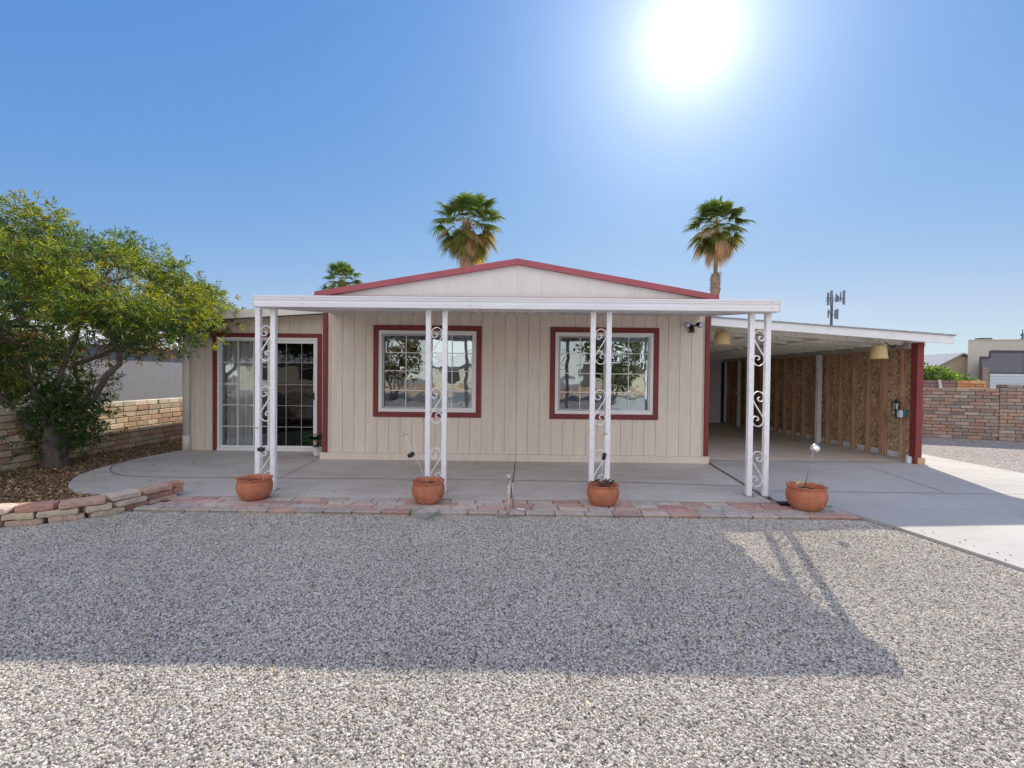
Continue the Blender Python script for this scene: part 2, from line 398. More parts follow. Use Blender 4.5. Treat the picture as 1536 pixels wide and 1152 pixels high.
scene.view_settings.view_transform = 'Standard'; scene.view_settings.look = 'None'; scene.view_settings.exposure = 0.28
scene.view_settings.gamma = 1
scene.cycles.max_bounces = 10; scene.cycles.transparent_max_bounces = 16

# ------------------------------------------------------------------ ground sheets
def sheet(name, poly, z, mat, thick=0):
    m = MB()
    if thick: m.prism(poly, 'z', z-thick, z)
    else: m.add([(x, y, z) for x, y in poly], [tuple(range(len(poly)))])
    return tag(m.build(name, M[mat]), kind='structure')
sheet('gravel_ground', [(-400, -300), (400, -300), (400, 500), (-400, 500)], 0, 'gravelground')
sheet('street', [(-300, -19), (300, -19), (300, -13), (-300, -13)], .006, 'asphalt')
litpoly = [(-12, 2.2), (-6.5, 3.9), (-5.0, 4.55), (-4.4, 4.85), (-4.15, 5.4), (-4.3, 5.7), (-5.5, 6.5), (-6.2, 9.3), (-6.2, 20), (-12, 20)]
sheet('leaf_litter_ground', litpoly, .008, 'litter')

def smooth(pts, n=10):
    out = []
    P = [Vector(p) for p in pts]; P = [P[0]*2-P[1]]+P+[P[-1]*2-P[-2]]
    for i in range(1, len(P)-2):
        for k in range(n):
            t = k/n; a, b, c, d = P[i-1:i+3]
            out.append(.5*((2*b)+(c-a)*t+(2*a-5*b+4*c-d)*t*t+(3*b-3*c+d-a)*t**3))
    out.append(P[-2]); return out
edge = [tuple(p)[:2] for p in smooth([(-6.36, 9.15, 0), (-6.46, 8.3, 0), (-6.46, 7.68, 0), (-6.28, 6.8, 0), (-5.85, 6.12, 0), (-5.4, 5.75, 0), (-4.9, 5.60, 0)], 6)]
patio = edge+[(-4.0, 5.62), (3.12, 5.62), (3.20, 6.4), (3.42, 8.4), (3.37, 9.6), (-6.36, 9.6)]
sheet('patio_slab', patio[::-1], .03, 'patio', .05)
drv = [(3.22, 5.62), (3.72, 5.52), (3.76, 5.15), (3.88, 4.75), (4.02, 3.9), (4.12, 3.2), (4.5, .5), (4.9, -5), (5.3, -13), (9.2, -13), (8.5, -4), (8.27, 7), (8.27, 17), (7.35, 17), (7.35, 8.52), (3.5, 8.52), (3.24, 6.4)]
sheet('driveway', drv, .028, 'drive', .05)
sheet('carport_floor', [(3.39, 8.53), (7.33, 8.53), (7.33, 16.2), (3.39, 16.2)], .026, 'carfloor', .05)
def joint(name, pts, w=.012, z=.0345, mat='joint'):
    P = [Vector((p[0], p[1], 0)) for p in pts]; m = MB(); L = []; Rr = []
    for i, p in enumerate(P):
        t = (P[min(i+1, len(P)-1)]-P[max(i-1, 0)]).normalized(); nn = Vector((-t.y, t.x, 0))
        ww = w*(.7+.6*random.random())/2
        L.append(p+nn*ww+Vector((0, 0, z))); Rr.append(p-nn*ww+Vector((0, 0, z)))
    n = len(P); m.add(L+Rr, [(i, i+1, n+i+1, n+i) for i in range(n-1)])
    return tag(m.build(name, M[mat]), kind='structure')
def wander(a, b, n=24, amp=.012):
    return [(a[0]+(b[0]-a[0])*i/n+random.uniform(-amp, amp), a[1]+(b[1]-a[1])*i/n+random.uniform(-amp, amp)) for i in range(n+1)]
joint('expansion_joint', smooth([(-6.25, 9.2, 0), (-6.5, 8.5, 0), (-6.42, 7.6, 0), (-6.1, 7.05, 0), (-5.6, 6.68, 0), (-4.89, 6.6, 0), (-3.67, 6.62, 0), (-.86, 6.66, 0)], 8)+[Vector((1.5, 6.62, 0)), Vector((3.2, 6.45, 0))], .014)
joint('expansion_joint', wander((.03, 8.1), (-.03, 5.64), 10, .003), .016)
joint('slab_crack', wander((-3.42, 8.1), (-3.31, 6.65), 20, .01), .009)
joint('expansion_joint', [(3.42, 8.5), (3.20, 6.4), (3.12, 5.62)], .02, .036)
joint('expansion_joint', wander((3.25, 6.2), (8.2, 6.17), 30, .004), .01, .033)
joint('slab_crack', wander((6.06, 8.08), (5.72, 6.2), 26, .025), .008, .033)
joint('slab_crack', wander((3.45, 8.5), (7.3, 8.55), 30, .006), .022, .033)
joint('slab_crack', wander((-5.2, 9.0), (-2.5, 8.15), 20, .02), .005, .034)
joint('expansion_joint', wander((4.1, 3.0), (8.3, 2.9), 12, .004), .012, .033)
# shallow dirt stains flecks on the patio: small dry leaf scraps (stuff)
def scraps(name, n, region, size, cols, zf, label=None):
    P = []
    while len(P) < n:
        x, y = region(); P.append((x, y))
    P = np.array(P); a = RNG.uniform(0, 2*np.pi, n); L = RNG.uniform(size[0], size[1], n); W = L*RNG.uniform(.18, .5, n)
    t = RNG.normal(0, .35, (n, 2)); z0 = zf(P) + RNG.uniform(.001, .012, n)
    u = np.stack([np.cos(a), np.sin(a), t[:, 0]], 1)*L[:, None]/2; v = np.stack([-np.sin(a), np.cos(a), t[:, 1]], 1)*W[:, None]/2
    c = np.stack([P[:, 0], P[:, 1], z0+np.abs(u[:, 2])+np.abs(v[:, 2])], 1)
    V = np.stack([c-u, c-v*.9, c+u, c+v], 1).reshape(-1, 3); F = np.arange(4*n).reshape(-1, 4)
    cc = np.array(cols)[RNG.integers(0, len(cols), n)]*RNG.uniform(.7, 1.25, (n, 1)); C = np.repeat(cc, 4, 0)
    return tag(npmesh(name, V, F, M['dryleaf'], C), label, None, None, 'stuff')
def inpoly(x, y, poly):
    c = False; j = len(poly)-1
    for i in range(len(poly)):
        if (poly[i][1] > y) != (poly[j][1] > y) and x < (poly[j][0]-poly[i][0])*(y-poly[i][1])/(poly[j][1]-poly[i][1])+poly[i][0]: c = not c
        j = i
    return c
def litreg():
    while 1:
        x, y = random.uniform(-9.5, -4.2), random.uniform(3.2, 11)
        if inpoly(x, y, litpoly) and not inpoly(x, y, patio) and x > -8.6+.0*y: return x, y
drycols = [(.36, .23, .12), (.50, .34, .17), (.28, .17, .10), (.44, .32, .20), (.20, .13, .08), (.60, .45, .27), (.34, .25, .13)]
scraps('fallen_leaves', 42000, litreg, (.018, .062), drycols, lambda P: .008+0*P[:, 0], 'layer of dry brown fallen leaves under the tree')
def patreg():
    while 1:
        x = random.choice([random.gauss(-5.4, .9), random.uniform(-6.3, 3.0)]); y = random.uniform(5.7, 9) if random.random() < .5 else random.gauss(6.3, .6)
        if inpoly(x, y, patio) and y < 8.05: return x, y
scraps('scattered_leaves', 230, patreg, (.015, .05), drycols, lambda P: .032+0*P[:, 0], 'few dry leaf scraps blown onto the patio')

def grreg():
    while 1:
        x = random.gauss(-2.5, 2.5); y = random.choice([random.uniform(2, 5), random.gauss(4.8, .3)])
        if -5 < x < 3.6 and 1.9 < y < 5.0: return x, y
scraps('gravel_debris', 420, grreg, (.015, .045), drycols, lambda P: .026+0*P[:, 0], 'scattered dry leaf bits on the gravel')
# gravel pebbles: nobody could count them
def gravel(name, poly, density, smin, smax, label, seed=0, relief=False):
    m = MB(); m.add([(x, y, .002) for x, y in poly], [tuple(range(len(poly)))])
    o = m.build(name, M['gravelground']); tag(o, label, None, None, 'stuff')
    if relief:
        bm = bmesh.new(); bm.from_mesh(o.data)
        for ax, lo, hi in ((0, -7, 5), (1, 1, 5.3)):
            v = lo
            while v < hi:
                bmesh.ops.bisect_plane(bm, geom=bm.verts[:]+bm.edges[:]+bm.faces[:], plane_co=(v, 0, 0) if ax == 0 else (0, v, 0), plane_no=(1, 0, 0) if ax == 0 else (0, 1, 0)); v += .16
        def ed(x, y):
            b = 9
            for (x0, y0), (x1, y1) in zip(poly, poly[1:]+poly[:1]):
                dx, dy = x1-x0, y1-y0; t = max(0, min(1, ((x-x0)*dx+(y-y0)*dy)/(dx*dx+dy*dy))); b = min(b, math.hypot(x-x0-t*dx, y-y0-t*dy))
            return b
        for v in bm.verts:
            x, y = v.co.x, v.co.y; h = mnoise.noise(Vector((x*1.1, y*1.6, 3)))*.020+mnoise.noise(Vector((x*3.1, y*3.7, 7)))*.012+.009
            v.co.z = .002+max(0, h)*min(1, ed(x, y)/.35)
        bm.to_mesh(o.data); bm.free()
    ng = bpy.data.node_groups.new(name, 'GeometryNodeTree')
    ng.interface.new_socket('Geometry', in_out='INPUT', socket_type='NodeSocketGeometry')
    ng.interface.new_socket('Geometry', in_out='OUTPUT', socket_type='NodeSocketGeometry')
    nd = ng.nodes.new; li = ng.links.new
    gi = nd('NodeGroupInput'); go = nd('NodeGroupOutput')
    d = nd('GeometryNodeDistributePointsOnFaces'); d.inputs['Density'].default_value = density; d.inputs['Seed'].default_value = seed
    li(gi.outputs[0], d.inputs['Mesh'])
    ico = nd('GeometryNodeMeshIcoSphere'); ico.inputs['Radius'].default_value = 1; ico.inputs['Subdivisions'].default_value = 2
    sp = nd('GeometryNodeSetPosition'); nz = nd('ShaderNodeTexNoise'); nz.inputs['Scale'].default_value = 1.1; nz.inputs['Detail'].default_value = 1
    sb = nd('ShaderNodeVectorMath'); sb.operation = 'SUBTRACT'; sb.inputs[1].default_value = (.5, .5, .5)
    ml = nd('ShaderNodeVectorMath'); ml.operation = 'SCALE'; ml.inputs['Scale'].default_value = 1.6
    li(nz.outputs['Color'], sb.inputs[0]); li(sb.outputs[0], ml.inputs[0]); li(ico.outputs['Mesh'], sp.inputs['Geometry']); li(ml.outputs[0], sp.inputs['Offset'])
    sm = nd('GeometryNodeSetMaterial'); sm.inputs['Material'].default_value = M['pebble']; li(sp.outputs[0], sm.inputs['Geometry'])
    inst = nd('GeometryNodeInstanceOnPoints'); li(d.outputs['Points'], inst.inputs['Points']); li(sm.outputs[0], inst.inputs['Instance'])
    rr = nd('FunctionNodeRandomValue'); rr.data_type = 'FLOAT_VECTOR'; rr.inputs[0].default_value = (-.6, -.6, 0); rr.inputs[1].default_value = (.6, .6, 6.283)
    li(rr.outputs[0], inst.inputs['Rotation'])
    rs = nd('FunctionNodeRandomValue'); rs.data_type = 'FLOAT_VECTOR'; rs.inputs[0].default_value = (smin, smin*.75, smin*.55); rs.inputs[1].default_value = (smax, smax*.85, smax*.62)
    rs.inputs['Seed'].default_value = 5; li(rs.outputs[0], inst.inputs['Scale'])
    tr = nd('GeometryNodeTranslateInstances'); rt = nd('FunctionNodeRandomValue'); rt.data_type = 'FLOAT_VECTOR'
    rt.inputs[0].default_value = (0, 0, -.002); rt.inputs[1].default_value = (0, 0, .007); rt.inputs['Seed'].default_value = 9
    li(inst.outputs[0], tr.inputs[0]); li(rt.outputs[0], tr.inputs['Translation']); jn = nd('GeometryNodeJoinGeometry'); li(tr.outputs[0], jn.inputs[0])
    if relief: li(gi.outputs[0], jn.inputs[0])
    li(jn.outputs[0], go.inputs[0])
    o.modifiers.new('pebbles', 'NODES').node_group = ng
    return o
gravel('gravel', [(-2.9, 1.2), (4.3, 1.2), (4.2, 2.4), (4.06, 3.3), (3.93, 4.2), (3.84, 4.7), (3.7, 5.03), (-3.98, 5.03), (-4.06, 5.2), (-4.3, 4.9), (-4.6, 4.6), (-5.2, 4.42), (-6.6, 3.75), (-6.6, 3.3)],
       9200, .0045, .0097, 'grey and white gravel covering the front yard', 1, True)
gravel('stray_gravel', [(-4, 5.65), (3.1, 5.65), (3.1, 6.1), (-4, 6.1)], 14, .004, .008, 'few stray pebbles kicked onto the patio edge', 3)
bpy.data.objects['stray_gravel'].location.z = .034
gravel('stray_gravel', [(3.95, 4.7), (4.15, 3.2), (4.4, 1.2), (4.75, 1.2), (4.5, 3.2), (4.2, 4.7)], 60, .004, .009, 'stray pebbles spilled onto the driveway edge', 4).location.z = .03
# ------------------------------------------------------------------ brick paver strip
def jitterbox(m, cx, cy, cz, lx, ly, lz, ang, j):
    ca, sa = math.cos(ang), math.sin(ang); p = []
    for z in (-1, 1):
        for x, y in ((-1, -1), (1, -1), (1, 1), (-1, 1)):
            a = x*lx/2+random.uniform(-j, j); b = y*ly/2+random.uniform(-j, j); c = z*lz/2+random.uniform(-j, j)*.6
            p.append((cx+a*ca-b*sa, cy+a*sa+b*ca, cz+c))
    m.hexa(p)
m = MB(); cols = [(.48, .29, .24), (.54, .37, .30), (.54, .45, .37), (.48, .42, .36), (.58, .48, .38), (.44, .33, .28), (.52, .46, .41), (.52, .32, .27)]
for r in range(4):
    y = 5.085+.138*r; x = -4.12+random.uniform(0, .2)-(.0)
    while x < 3.85-.06*r:
        L = random.uniform(.27, .33)
        xe = 3.72 if r < 3 else 3.14
        if x+L > xe: L = xe-x
        if L < .07: break
        k = cols[random.randrange(len(cols))] if random.random() < .8 else cols[random.choice([2, 3, 6])]
        q = random.uniform(.85, 1.15); m.col = (k[0]*q, k[1]*q, k[2]*q, 1)
        jitterbox(m, x+L/2, y+random.uniform(-.004, .004), .012+random.uniform(-.003, .004), L-.009, .131, .05, random.uniform(-.012, .012), .004)
        x += L
tag(m.build('brick_path', M['paver'], bevel=.005), kind='structure')
sheet('mortar_bed', [(-4.16, 5.01), (3.72, 5.01), (3.70, 5.5), (3.18, 5.615), (-4.1, 5.615)], .022, 'mortar')
def brreg(): return random.uniform(-4.1, 3.6), random.choice([5.02, 5.154, 5.292, 5.43])+random.gauss(0, .02)
scraps('edging_debris', 500, brreg, (.01, .035), drycols+[(.45, .43, .4), (.3, .3, .28)], lambda P: .034+0*P[:, 0], 'leaf and grit debris in the brick joints')

# ------------------------------------------------------------------ walls of blocks
def block_wall(name, pts, h, course, blen, thick, cols, label, cat, z0=0, cap=None, gap=.012):
    t = thing(name, label, cat, (pts[0][0], pts[0][1], 0)); m = MB(); core = MB(); capm = MB()
    nc = int(round((h-z0)/course))
    for (a, b) in zip(pts[:-1], pts[1:]):
        a = Vector((*a, 0)); b = Vector((*b, 0)); L = (b-a).length; d = (b-a)/L; nn = Vector((-d.y, d.x, 0)); ang = math.atan2(d.y, d.x)
        for c in range(nc):
            x = -(blen*.5 if c % 2 else 0)
            while x < L:
                bl = blen*random.uniform(.92, 1.08); x0 = max(x, 0); x1 = min(x+bl, L); x += bl
                if x1-x0 < .05: continue
                p = a+d*(x0+x1)/2; k = cols[random.randrange(len(cols))]; q = random.uniform(.85, 1.15)
                mm = capm if (c == nc-1 and cap) else m
                kk = cap if (c == nc-1 and cap) else k
                mm.col = (kk[0]*q, kk[1]*q, kk[2]*q, 1)
                jitterbox(mm, p.x, p.y, z0+course*(c+.5), (x1-x0)-gap, thick+random.uniform(-.01, .012), course-gap, ang, .004)
        n2 = nn*(thick/2-.018); za, zb = z0-.05, h-.03
        core.hexa([tuple(v)[:2]+(z,) for z in (za, zb) for v in (a-n2, b-n2, b+n2, a+n2)])
    m.build('block_courses', M['block'], t, bevel=.008); core.build('mortar_core', M['mortar'], t)
    if cap: capm.build('cap_course', M['block'], t, bevel=.008)
    return t
tanb = [(.52, .38, .26), (.58, .45, .32), (.50, .40, .30), (.46, .30, .20), (.60, .48, .36), (.54, .33, .22)]
block_wall('block_wall', [(-7.72, 1.0), (-7.72, 22)], .95, .1055, .31, .20, [(c[0]*1.15, c[1]*1.15, c[2]*1.12) for c in tanb],
           'tan slump block garden wall behind the multi-trunk tree', 'wall', cap=(.78, .68, .55))
redb = [(.36, .24, .18), (.33, .25, .20), (.40, .28, .21), (.27, .21, .18), (.40, .33, .27), (.32, .27, .23), (.42, .25, .18)]
block_wall('brick_wall', [(8.6, 13.9), (10.0, 13.25), (12.5, 12.2)], 1.33, .0887, .30, .2, redb, 'long lower reddish brown block wall beyond the gravel beside the carport', 'wall')
block_wall('brick_wall', [(12.5, 12.2), (14.2, 11.4), (19, 9.3)], 1.45, .0906, .30, .22, redb, 'taller step at the end of the long brown block wall', 'wall')
block_wall('brick_wall', [(8.5, 16.3), (14.9, 16.0)], 1.54, .11, .40, .2, [(.28, .17, .14), (.24, .17, .15), (.32, .22, .18)], 'dark brown block wall seen above and behind the long wall', 'wall')
block_wall('brick_wall', [(14.92, 16.0), (15.9, 16.0)], 1.54, .11, .30, .2, [(.60, .28, .13), (.66, .36, .18), (.50, .22, .11)], 'short orange brick wall section beside the grey garage', 'wall')
m = MB(); m.hexa([(14.20, 15.5, 0), (14.30, 15.5, 0), (14.30, 15.53, 0), (14.20, 15.53, 0), (14.24, 15.85, 1.56), (14.34, 15.85, 1.56), (14.34, 15.88, 1.56), (14.24, 15.88, 1.56)])
tag(m.build('board', M['greywood']), 'thin grey board leaning on the far dark wall', 'board')

# flat stones of the low edging wall
t = thing('stone_edging', 'low curved wall of stacked flat tan and red stones beside the gravel', 'garden wall', (-4.4, 4.85, 0))
cur = smooth([(-8.2, 3.6, 0), (-6.6, 3.95, 0), (-5.4, 4.42, 0), (-4.85, 4.55, 0), (-4.44, 4.80, 0), (-4.27, 5.06, 0), (-4.17, 5.37, 0), (-4.08, 5.70, 0)], 12)
cl = [0]
for a, b in zip(cur[:-1], cur[1:]): cl.append(cl[-1]+(b-a).length)
def onc(s):
    s = min(max(s, 0), cl[-1])
    for i in range(len(cl)-1):
        if cl[i+1] >= s:
            k = (s-cl[i])/(cl[i+1]-cl[i]); p = cur[i].lerp(cur[i+1], k); d = (cur[i+1]-cur[i]).normalized(); return p, d
stc = [(.62, .50, .38), (.60, .45, .36), (.50, .27, .19), (.55, .36, .27), (.62, .50, .39), (.50, .28, .20), (.58, .47, .33), (.56, .40, .30)]
for lay in range(3):
    s = random.uniform(-.1, .05)+lay*.13; endL = cl[-1]-(0, .02, 0)[lay]
    while s < endL-.05:
        L = random.uniform(.22, .34)*(1.12 if lay == 2 else 1); e = min(s+L, endL)
        if e-s < .12: break
        p, d = onc((s+e)/2); m = MB(); k = stc[random.randrange(len(stc))]
        if lay == 2 and random.random() < .6: k = stc[random.choice([0, 1, 4])]
        m.col = (*k, 1); ang = math.atan2(d.y, d.x); dep = random.uniform(.15, .20)+(.03 if lay == 2 else 0)
        H = .066; nx = 5; nz = 2; off = random.uniform(-.015, .015)
        zs = [lay*H+.004, lay*H+H*.5, lay*H+H-.003]
        ca, sa = math.cos(ang), math.sin(ang); ring = []
        per = [(-.5, -.5), (-.25, -.52), (0, -.5), (.25, -.52), (.5, -.5), (.52, 0), (.5, .5), (.25, .5), (0, .5), (-.25, .5), (-.5, .5), (-.52, 0)]
        pj = [(random.uniform(-.012, .012), random.uniform(-.012, .012)) for _ in per]
        vs = []
        for zi, z in enumerate(zs):
            sh = 1.0 if zi == 1 else .965
            for (px, py), (jx, jy) in zip(per, pj):
                a = px*(e-s-.012)*sh+jx+random.uniform(-.003, .003); b = py*dep*sh+jy+random.uniform(-.004, .004)+off
                vs.append((p.x+a*ca-b*sa, p.y+a*sa+b*ca, z+random.uniform(-.004, .004)))
        n = len(per); fs = [tuple(range(n))[::-1], tuple(range(2*n, 3*n))]
        for q in range(2):
            for i in range(n): fs.append((q*n+i, q*n+(i+1) % n, (q+1)*n+(i+1) % n, (q+1)*n+i))
        m.add(vs, fs); m.build('stone', M['stone'], t, bevel=.006)
        s = e+random.uniform(0, .006)

# ------------------------------------------------------------------ the house
H = thing('mobile_home', 'beige single-storey house with low gable roof and barn red trim', 'house', (0, 8.2, 0))
def siding(m, x0, x1, z0, top, Y, openings=(), pitch=.203, gap=.0055, th=.016, phase=0):
    edges = []; x = x0
    k = math.floor((x0-phase)/pitch)+1
    while phase+k*pitch < x1: edges.append(phase+k*pitch); k += 1
    es = sorted(set([x0, x1]+edges+[o[i] for o in openings for i in (0, 1) if x0 < o[i] < x1]))
    for a, b in zip(es[:-1], es[1:]):
        ga = gap/2 if a in edges else 0; gb = gap/2 if b in edges else 0
        A, B = a+ga, b-gb; mid = (a+b)/2
        if B-A < .002: continue
        segs = [(z0, None)]
        for o in openings:
            if o[0] <= mid <= o[1]: segs = [(z0, o[2]), (o[3], None)]
        for s0, s1 in segs:
            ta, tb = (s1, s1) if s1 is not None else (top(A), top(B))
            if max(ta, tb)-s0 < .01: continue
            m.hexa([(A, Y, s0), (B, Y, s0), (B, Y+th, s0), (A, Y+th, s0), (A, Y, max(ta, s0+.001)), (B, Y, max(tb, s0+.001)), (B, Y+th, max(tb, s0+.001)), (A, Y+th, max(ta, s0+.001))])
W1 = (-2.38, -.67, .87, 2.295); W2 = (.705, 2.42, .865, 2.29)
m = MB(); siding(m, -3.27, 3.31, .15, lambda x: 2.87, 8.2, [W1, W2], phase=.035)
m.build('front_wall', M['siding'], H)
m = MB()                                                # backing board with openings, shows in the grooves
def holed(m, x0, x1, z0, z1, y0, y1, ops):
    xs = x0
    for o in sorted(ops):
        m.box(xs, o[0], y0, y1, z0, z1); m.box(o[0], o[1], y0, y1, z0, o[2]); m.box(o[0], o[1], y0, y1, o[3], z1); xs = o[1]
    m.box(xs, x1, y0, y1, z0, z1)
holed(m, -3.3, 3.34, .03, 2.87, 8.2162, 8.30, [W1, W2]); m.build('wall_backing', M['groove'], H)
m = MB(); RZ = lambda x: 3.50-(abs(x-.03))*.1665
siding(m, -3.36, 3.42, 2.873, lambda x: RZ(x)-.03, 8.14, phase=.03, pitch=.406, gap=.0015, th=.05)
g = m.build('gable_wall', M['gable'], H); g['label'] = 'pale grey gable above the patio cover'
m = MB(); m.box(-3.39, .028, 8.155, 8.199, .03, .148); m.box(.034, 3.40, 8.155, 8.199, .03, .148); m.build('skirt_board', M['siding'], H, bevel=.003)
m = MB(); m.box(-3.345, -3.268, 8.165, 8.29, .12, 2.87); m.build('corner_trim', M['red'], H, bevel=.003)
m = MB(); m.box(3.31, 3.385, 8.165, 8.29, .155, 2.87); m.build('corner_trim', M['red'], H, bevel=.003)
m = MB(); m.box(-3.33, -3.25, 8.3, 18, .0, 2.9); m.build('side_wall', M['siding'], H)
m = MB(); m.box(3.29, 3.37, 8.3, 18, .0, 2.9); m.build('side_wall', M['siding'], H)
m = MB(); m.box(-3.24, 3.28, 17.9, 18, 0, 3.0); m.build('back_wall', M['siding'], H)
m = MB(); m.box(-3.24, 3.28, 12.4, 12.45, 0.1, 2.8); m.box(-3.24, 3.28, 8.31, 12.39, 2.8, 2.85); m.box(-3.24, 3.28, 8.31, 12.39, .02, .05)
m.build('interior_wall', M['interior'], H)
# roof
rf = MB()
for s in (0, 1):
    xe, ze = ((-3.44, RZ(-3.44)), (3.47, RZ(3.47)))[s]; xa, za = .03, RZ(.03)
    rf.hexa([(xe, 8.13, ze-.02), (xa, 8.13, za-.02), (xa, 18.2, za-.02), (xe, 18.2, ze-.02), (xe, 8.13, ze+.02), (xa, 8.13, za+.02), (xa, 18.2, za+.02), (xe, 18.2, ze+.02)])
rf = rf.build('roof', M['shingle'], H)
m = MB()
for xe in (-3.45, 3.48):
    ze = RZ(xe)+.012; za = RZ(.03)+.03; h = .098
    m.hexa([(xe, 8.05, ze-h), (.03, 8.05, za-h), (.03, 8.129, za-h), (xe, 8.129, ze-h), (xe, 8.05, ze), (.03, 8.05, za), (.03, 8.129, za), (xe, 8.129, ze)])
f = m.build('rake_fascia', M['redroof'], H)
m = MB(); m.box(-3.40, 3.44, 8.06, 8.128, 2.842, 2.872); m.build('roof_flashing', M['red'], H)

def window(x0, x1, z0, z1, Y, mcols, mrows, midx):
    """red casing > white frame > sashes"""
    c = MB(); t = .088; d0, d1 = Y-.022, Y+.0
    c.box(x0-t, x1+t, d0, d1, z1, z1+t); c.box(x0-t, x1+t, d0, d1, z0-t, z0); c.box(x0-t, x0, d0, d1, z0, z1); c.box(x1, x1+t, d0, d1, z0, z1)
    W = c.build('window', M['red'], H, bevel=.002)
    f = MB(); fw = .058; y0, y1 = Y-.010, Y+.08; a, b, lo, hi = x0+.001, x1-.001, z0+.001, z1-.001
    f.box(a, b, y0, y1, hi-fw, hi); f.box(a, b, y0, y1, lo, lo+fw); f.box(a, a+fw, y0, y1, lo+fw, hi-fw); f.box(b-fw, b, y0, y1, lo+fw, hi-fw)
    f.build('frame', M['vinyl'], W, bevel=.003)
    a += fw; b -= fw; lo += fw; hi -= fw
    s = MB(); sw = .034; ys, ye = Y+.018, Y+.045
    s.box(a, midx+.02, ys, ye, hi-sw, hi); s.box(a, midx+.02, ys, ye, lo, lo+sw); s.box(a, a+sw, ys, ye, lo+sw, hi-sw); s.box(midx-.02, midx+.02, ys, ye, lo+sw, hi-sw)
    s.build('screen_frame', M['sash'], W, bevel=.002)
    s = MB(); s.box(midx+.021, b, Y+.028, Y+.06, hi-.012, hi); s.box(midx+.021, b, Y+.028, Y+.06, lo, lo+.018); s.box(b-.02, b, Y+.028, Y+.06, lo+.018, hi-.012)
    s.box(midx+.021, midx+.05, Y+.028, Y+.06, lo+.018, hi-.012); s.build('sash', M['vinyl'], W)
    g = MB(); g.box(a, midx, Y+.058, Y+.062, lo, hi); g.build('pane', M['screenglass'], W)
    g = MB(); g.box(midx, b, Y+.064, Y+.068, lo, hi); g.build('pane', M['glass'], W)
    mu = MB(); k = .0065; ya, yb = Y+.048, Y+.0575
    for x in mcols: mu.box(x-k, x+k, ya, yb, lo, hi)
    for z in mrows:
        xs = [a]+[x for x in mcols]+[b]
        for p, q in zip(xs[:-1], xs[1:]): mu.box(p+k*(p != a), q-k*(q != b), ya+.001, yb-.001, z-k, z+k)
    mu.build('muntin', M['vinyl'], W)
    return W
window(*W1, 8.2, (-1.911, -1.10), (1.91, 1.59, 1.246), -1.50)
window(*W2, 8.2, (1.151, 1.999), (1.93, 1.575, 1.246), 1.575)

# left wing
WZ = lambda x: 2.515+(x+6.36)*.077 if x < -5.256 else 2.600+(x+5.256)*.060
wz = lambda x: 2.50+(x+6.5)*.065
m = MB(); D = (-5.80, -3.695, .0, 2.295)
siding(m, -6.33, -3.36, .03, lambda x: wz(x)-.02, 9.0, [(-5.795, -3.70, .03, 2.29)], phase=-.06)
m.build('wing_wall', M['siding'], H)
m = MB(); m.box(-6.33, -5.80, 9.0162, 9.1, .03, 2.42); m.box(-5.80, -3.69, 9.0162, 9.1, 2.29, 2.42); m.box(-3.69, -3.34, 9.0162, 9.1, .03, 2.42); m.build('wall_backing', M['groove'], H)
m = MB(); m.box(-6.33, -6.25, 9.101, 18, 0, 2.42); m.build('side_wall', M['siding'], H)
m = MB(); m.box(-6.25, -3.34, 17.9, 17.98, 0, 2.42); m.build('back_wall', M['siding'], H)
m = MB(); m.box(-6.24, -3.34, 11.6, 11.65, .04, 2.4); m.build('interior_wall', M['interior'], H)
m = MB(); xa, xb = -6.5, -3.46
m.hexa([(xa, 8.60, wz(xa)), (xb, 8.60, wz(xb)), (xb, 18.1, wz(xb)), (xa, 18.1, wz(xa)), (xa, 8.60, wz(xa)+.05), (xb, 8.60, wz(xb)+.05), (xb, 18.1, wz(xb)+.05), (xa, 18.1, wz(xa)+.05)])
m.build('wing_roof', M['cover'], H)
m = MB(); m.hexa([(xa, 8.56, wz(xa)-.065), (xb, 8.56, wz(xb)-.065), (xb, 8.599, wz(xb)-.065), (xa, 8.599, wz(xa)-.065), (xa, 8.56, wz(xa)+.085), (xb, 8.56, wz(xb)+.085), (xb, 8.599, wz(xb)+.085), (xa, 8.599, wz(xa)+.085)])
m.box(xa-.02, xa-.001, 8.56, 18.1, wz(xa)-.05, wz(xa)+.08)
m.build('wing_fascia', M['wingfascia'], H)
m = MB(); m.tube([(-6.265, 8.925, .03), (-6.265, 8.925, .32)], .066, 20); m.tube([(-6.265, 8.925, .321), (-6.265, 8.925, 2.5)], .060, 20)
m.build('downpipe', M['wingfascia'], H)

# sliding door
D = bpy.data.objects
c = MB(); Y = 9.0
c.box(-5.795, -3.70, Y-.025, Y+.02, 2.21, 2.29); c.box(-5.795, -5.713, Y-.025, Y+.02, .03, 2.209); c.box(-3.782, -3.70, Y-.025, Y+.02, .03, 2.209)
SD = c.build('sliding_door', M['red'], H, bevel=.002)
f = MB(); f.box(-5.71, -3.785, Y-.02, Y+.09, 2.165, 2.208); f.box(-5.71, -3.785, Y-.035, Y+.09, .031, .085); f.box(-5.71, -5.668, Y-.02, Y+.09, .086, 2.164); f.box(-3.826, -3.785, Y-.02, Y+.09, .086, 2.164)
f.build('frame', M['vinyl'], SD, bevel=.003)
f = MB(); f.box(-4.745, -4.672, Y-.012, Y+.035, .086, 2.164); f.box(-4.671, -3.827, Y-.008, Y+.03, 2.10, 2.164); f.box(-4.671, -3.827, Y-.008, Y+.03, .086, .13)
f.box(-3.862, -3.827, Y-.008, Y+.03, .131, 2.099); f.build('sash', M['vinyl'], SD, bevel=.003)
for za, zb in ((2.14, 2.164), (.086, .12)): f = MB(); f.box(-5.667, -4.746, Y+.04, Y+.07, za, zb); f.build('sash', M['vinyl'], SD)
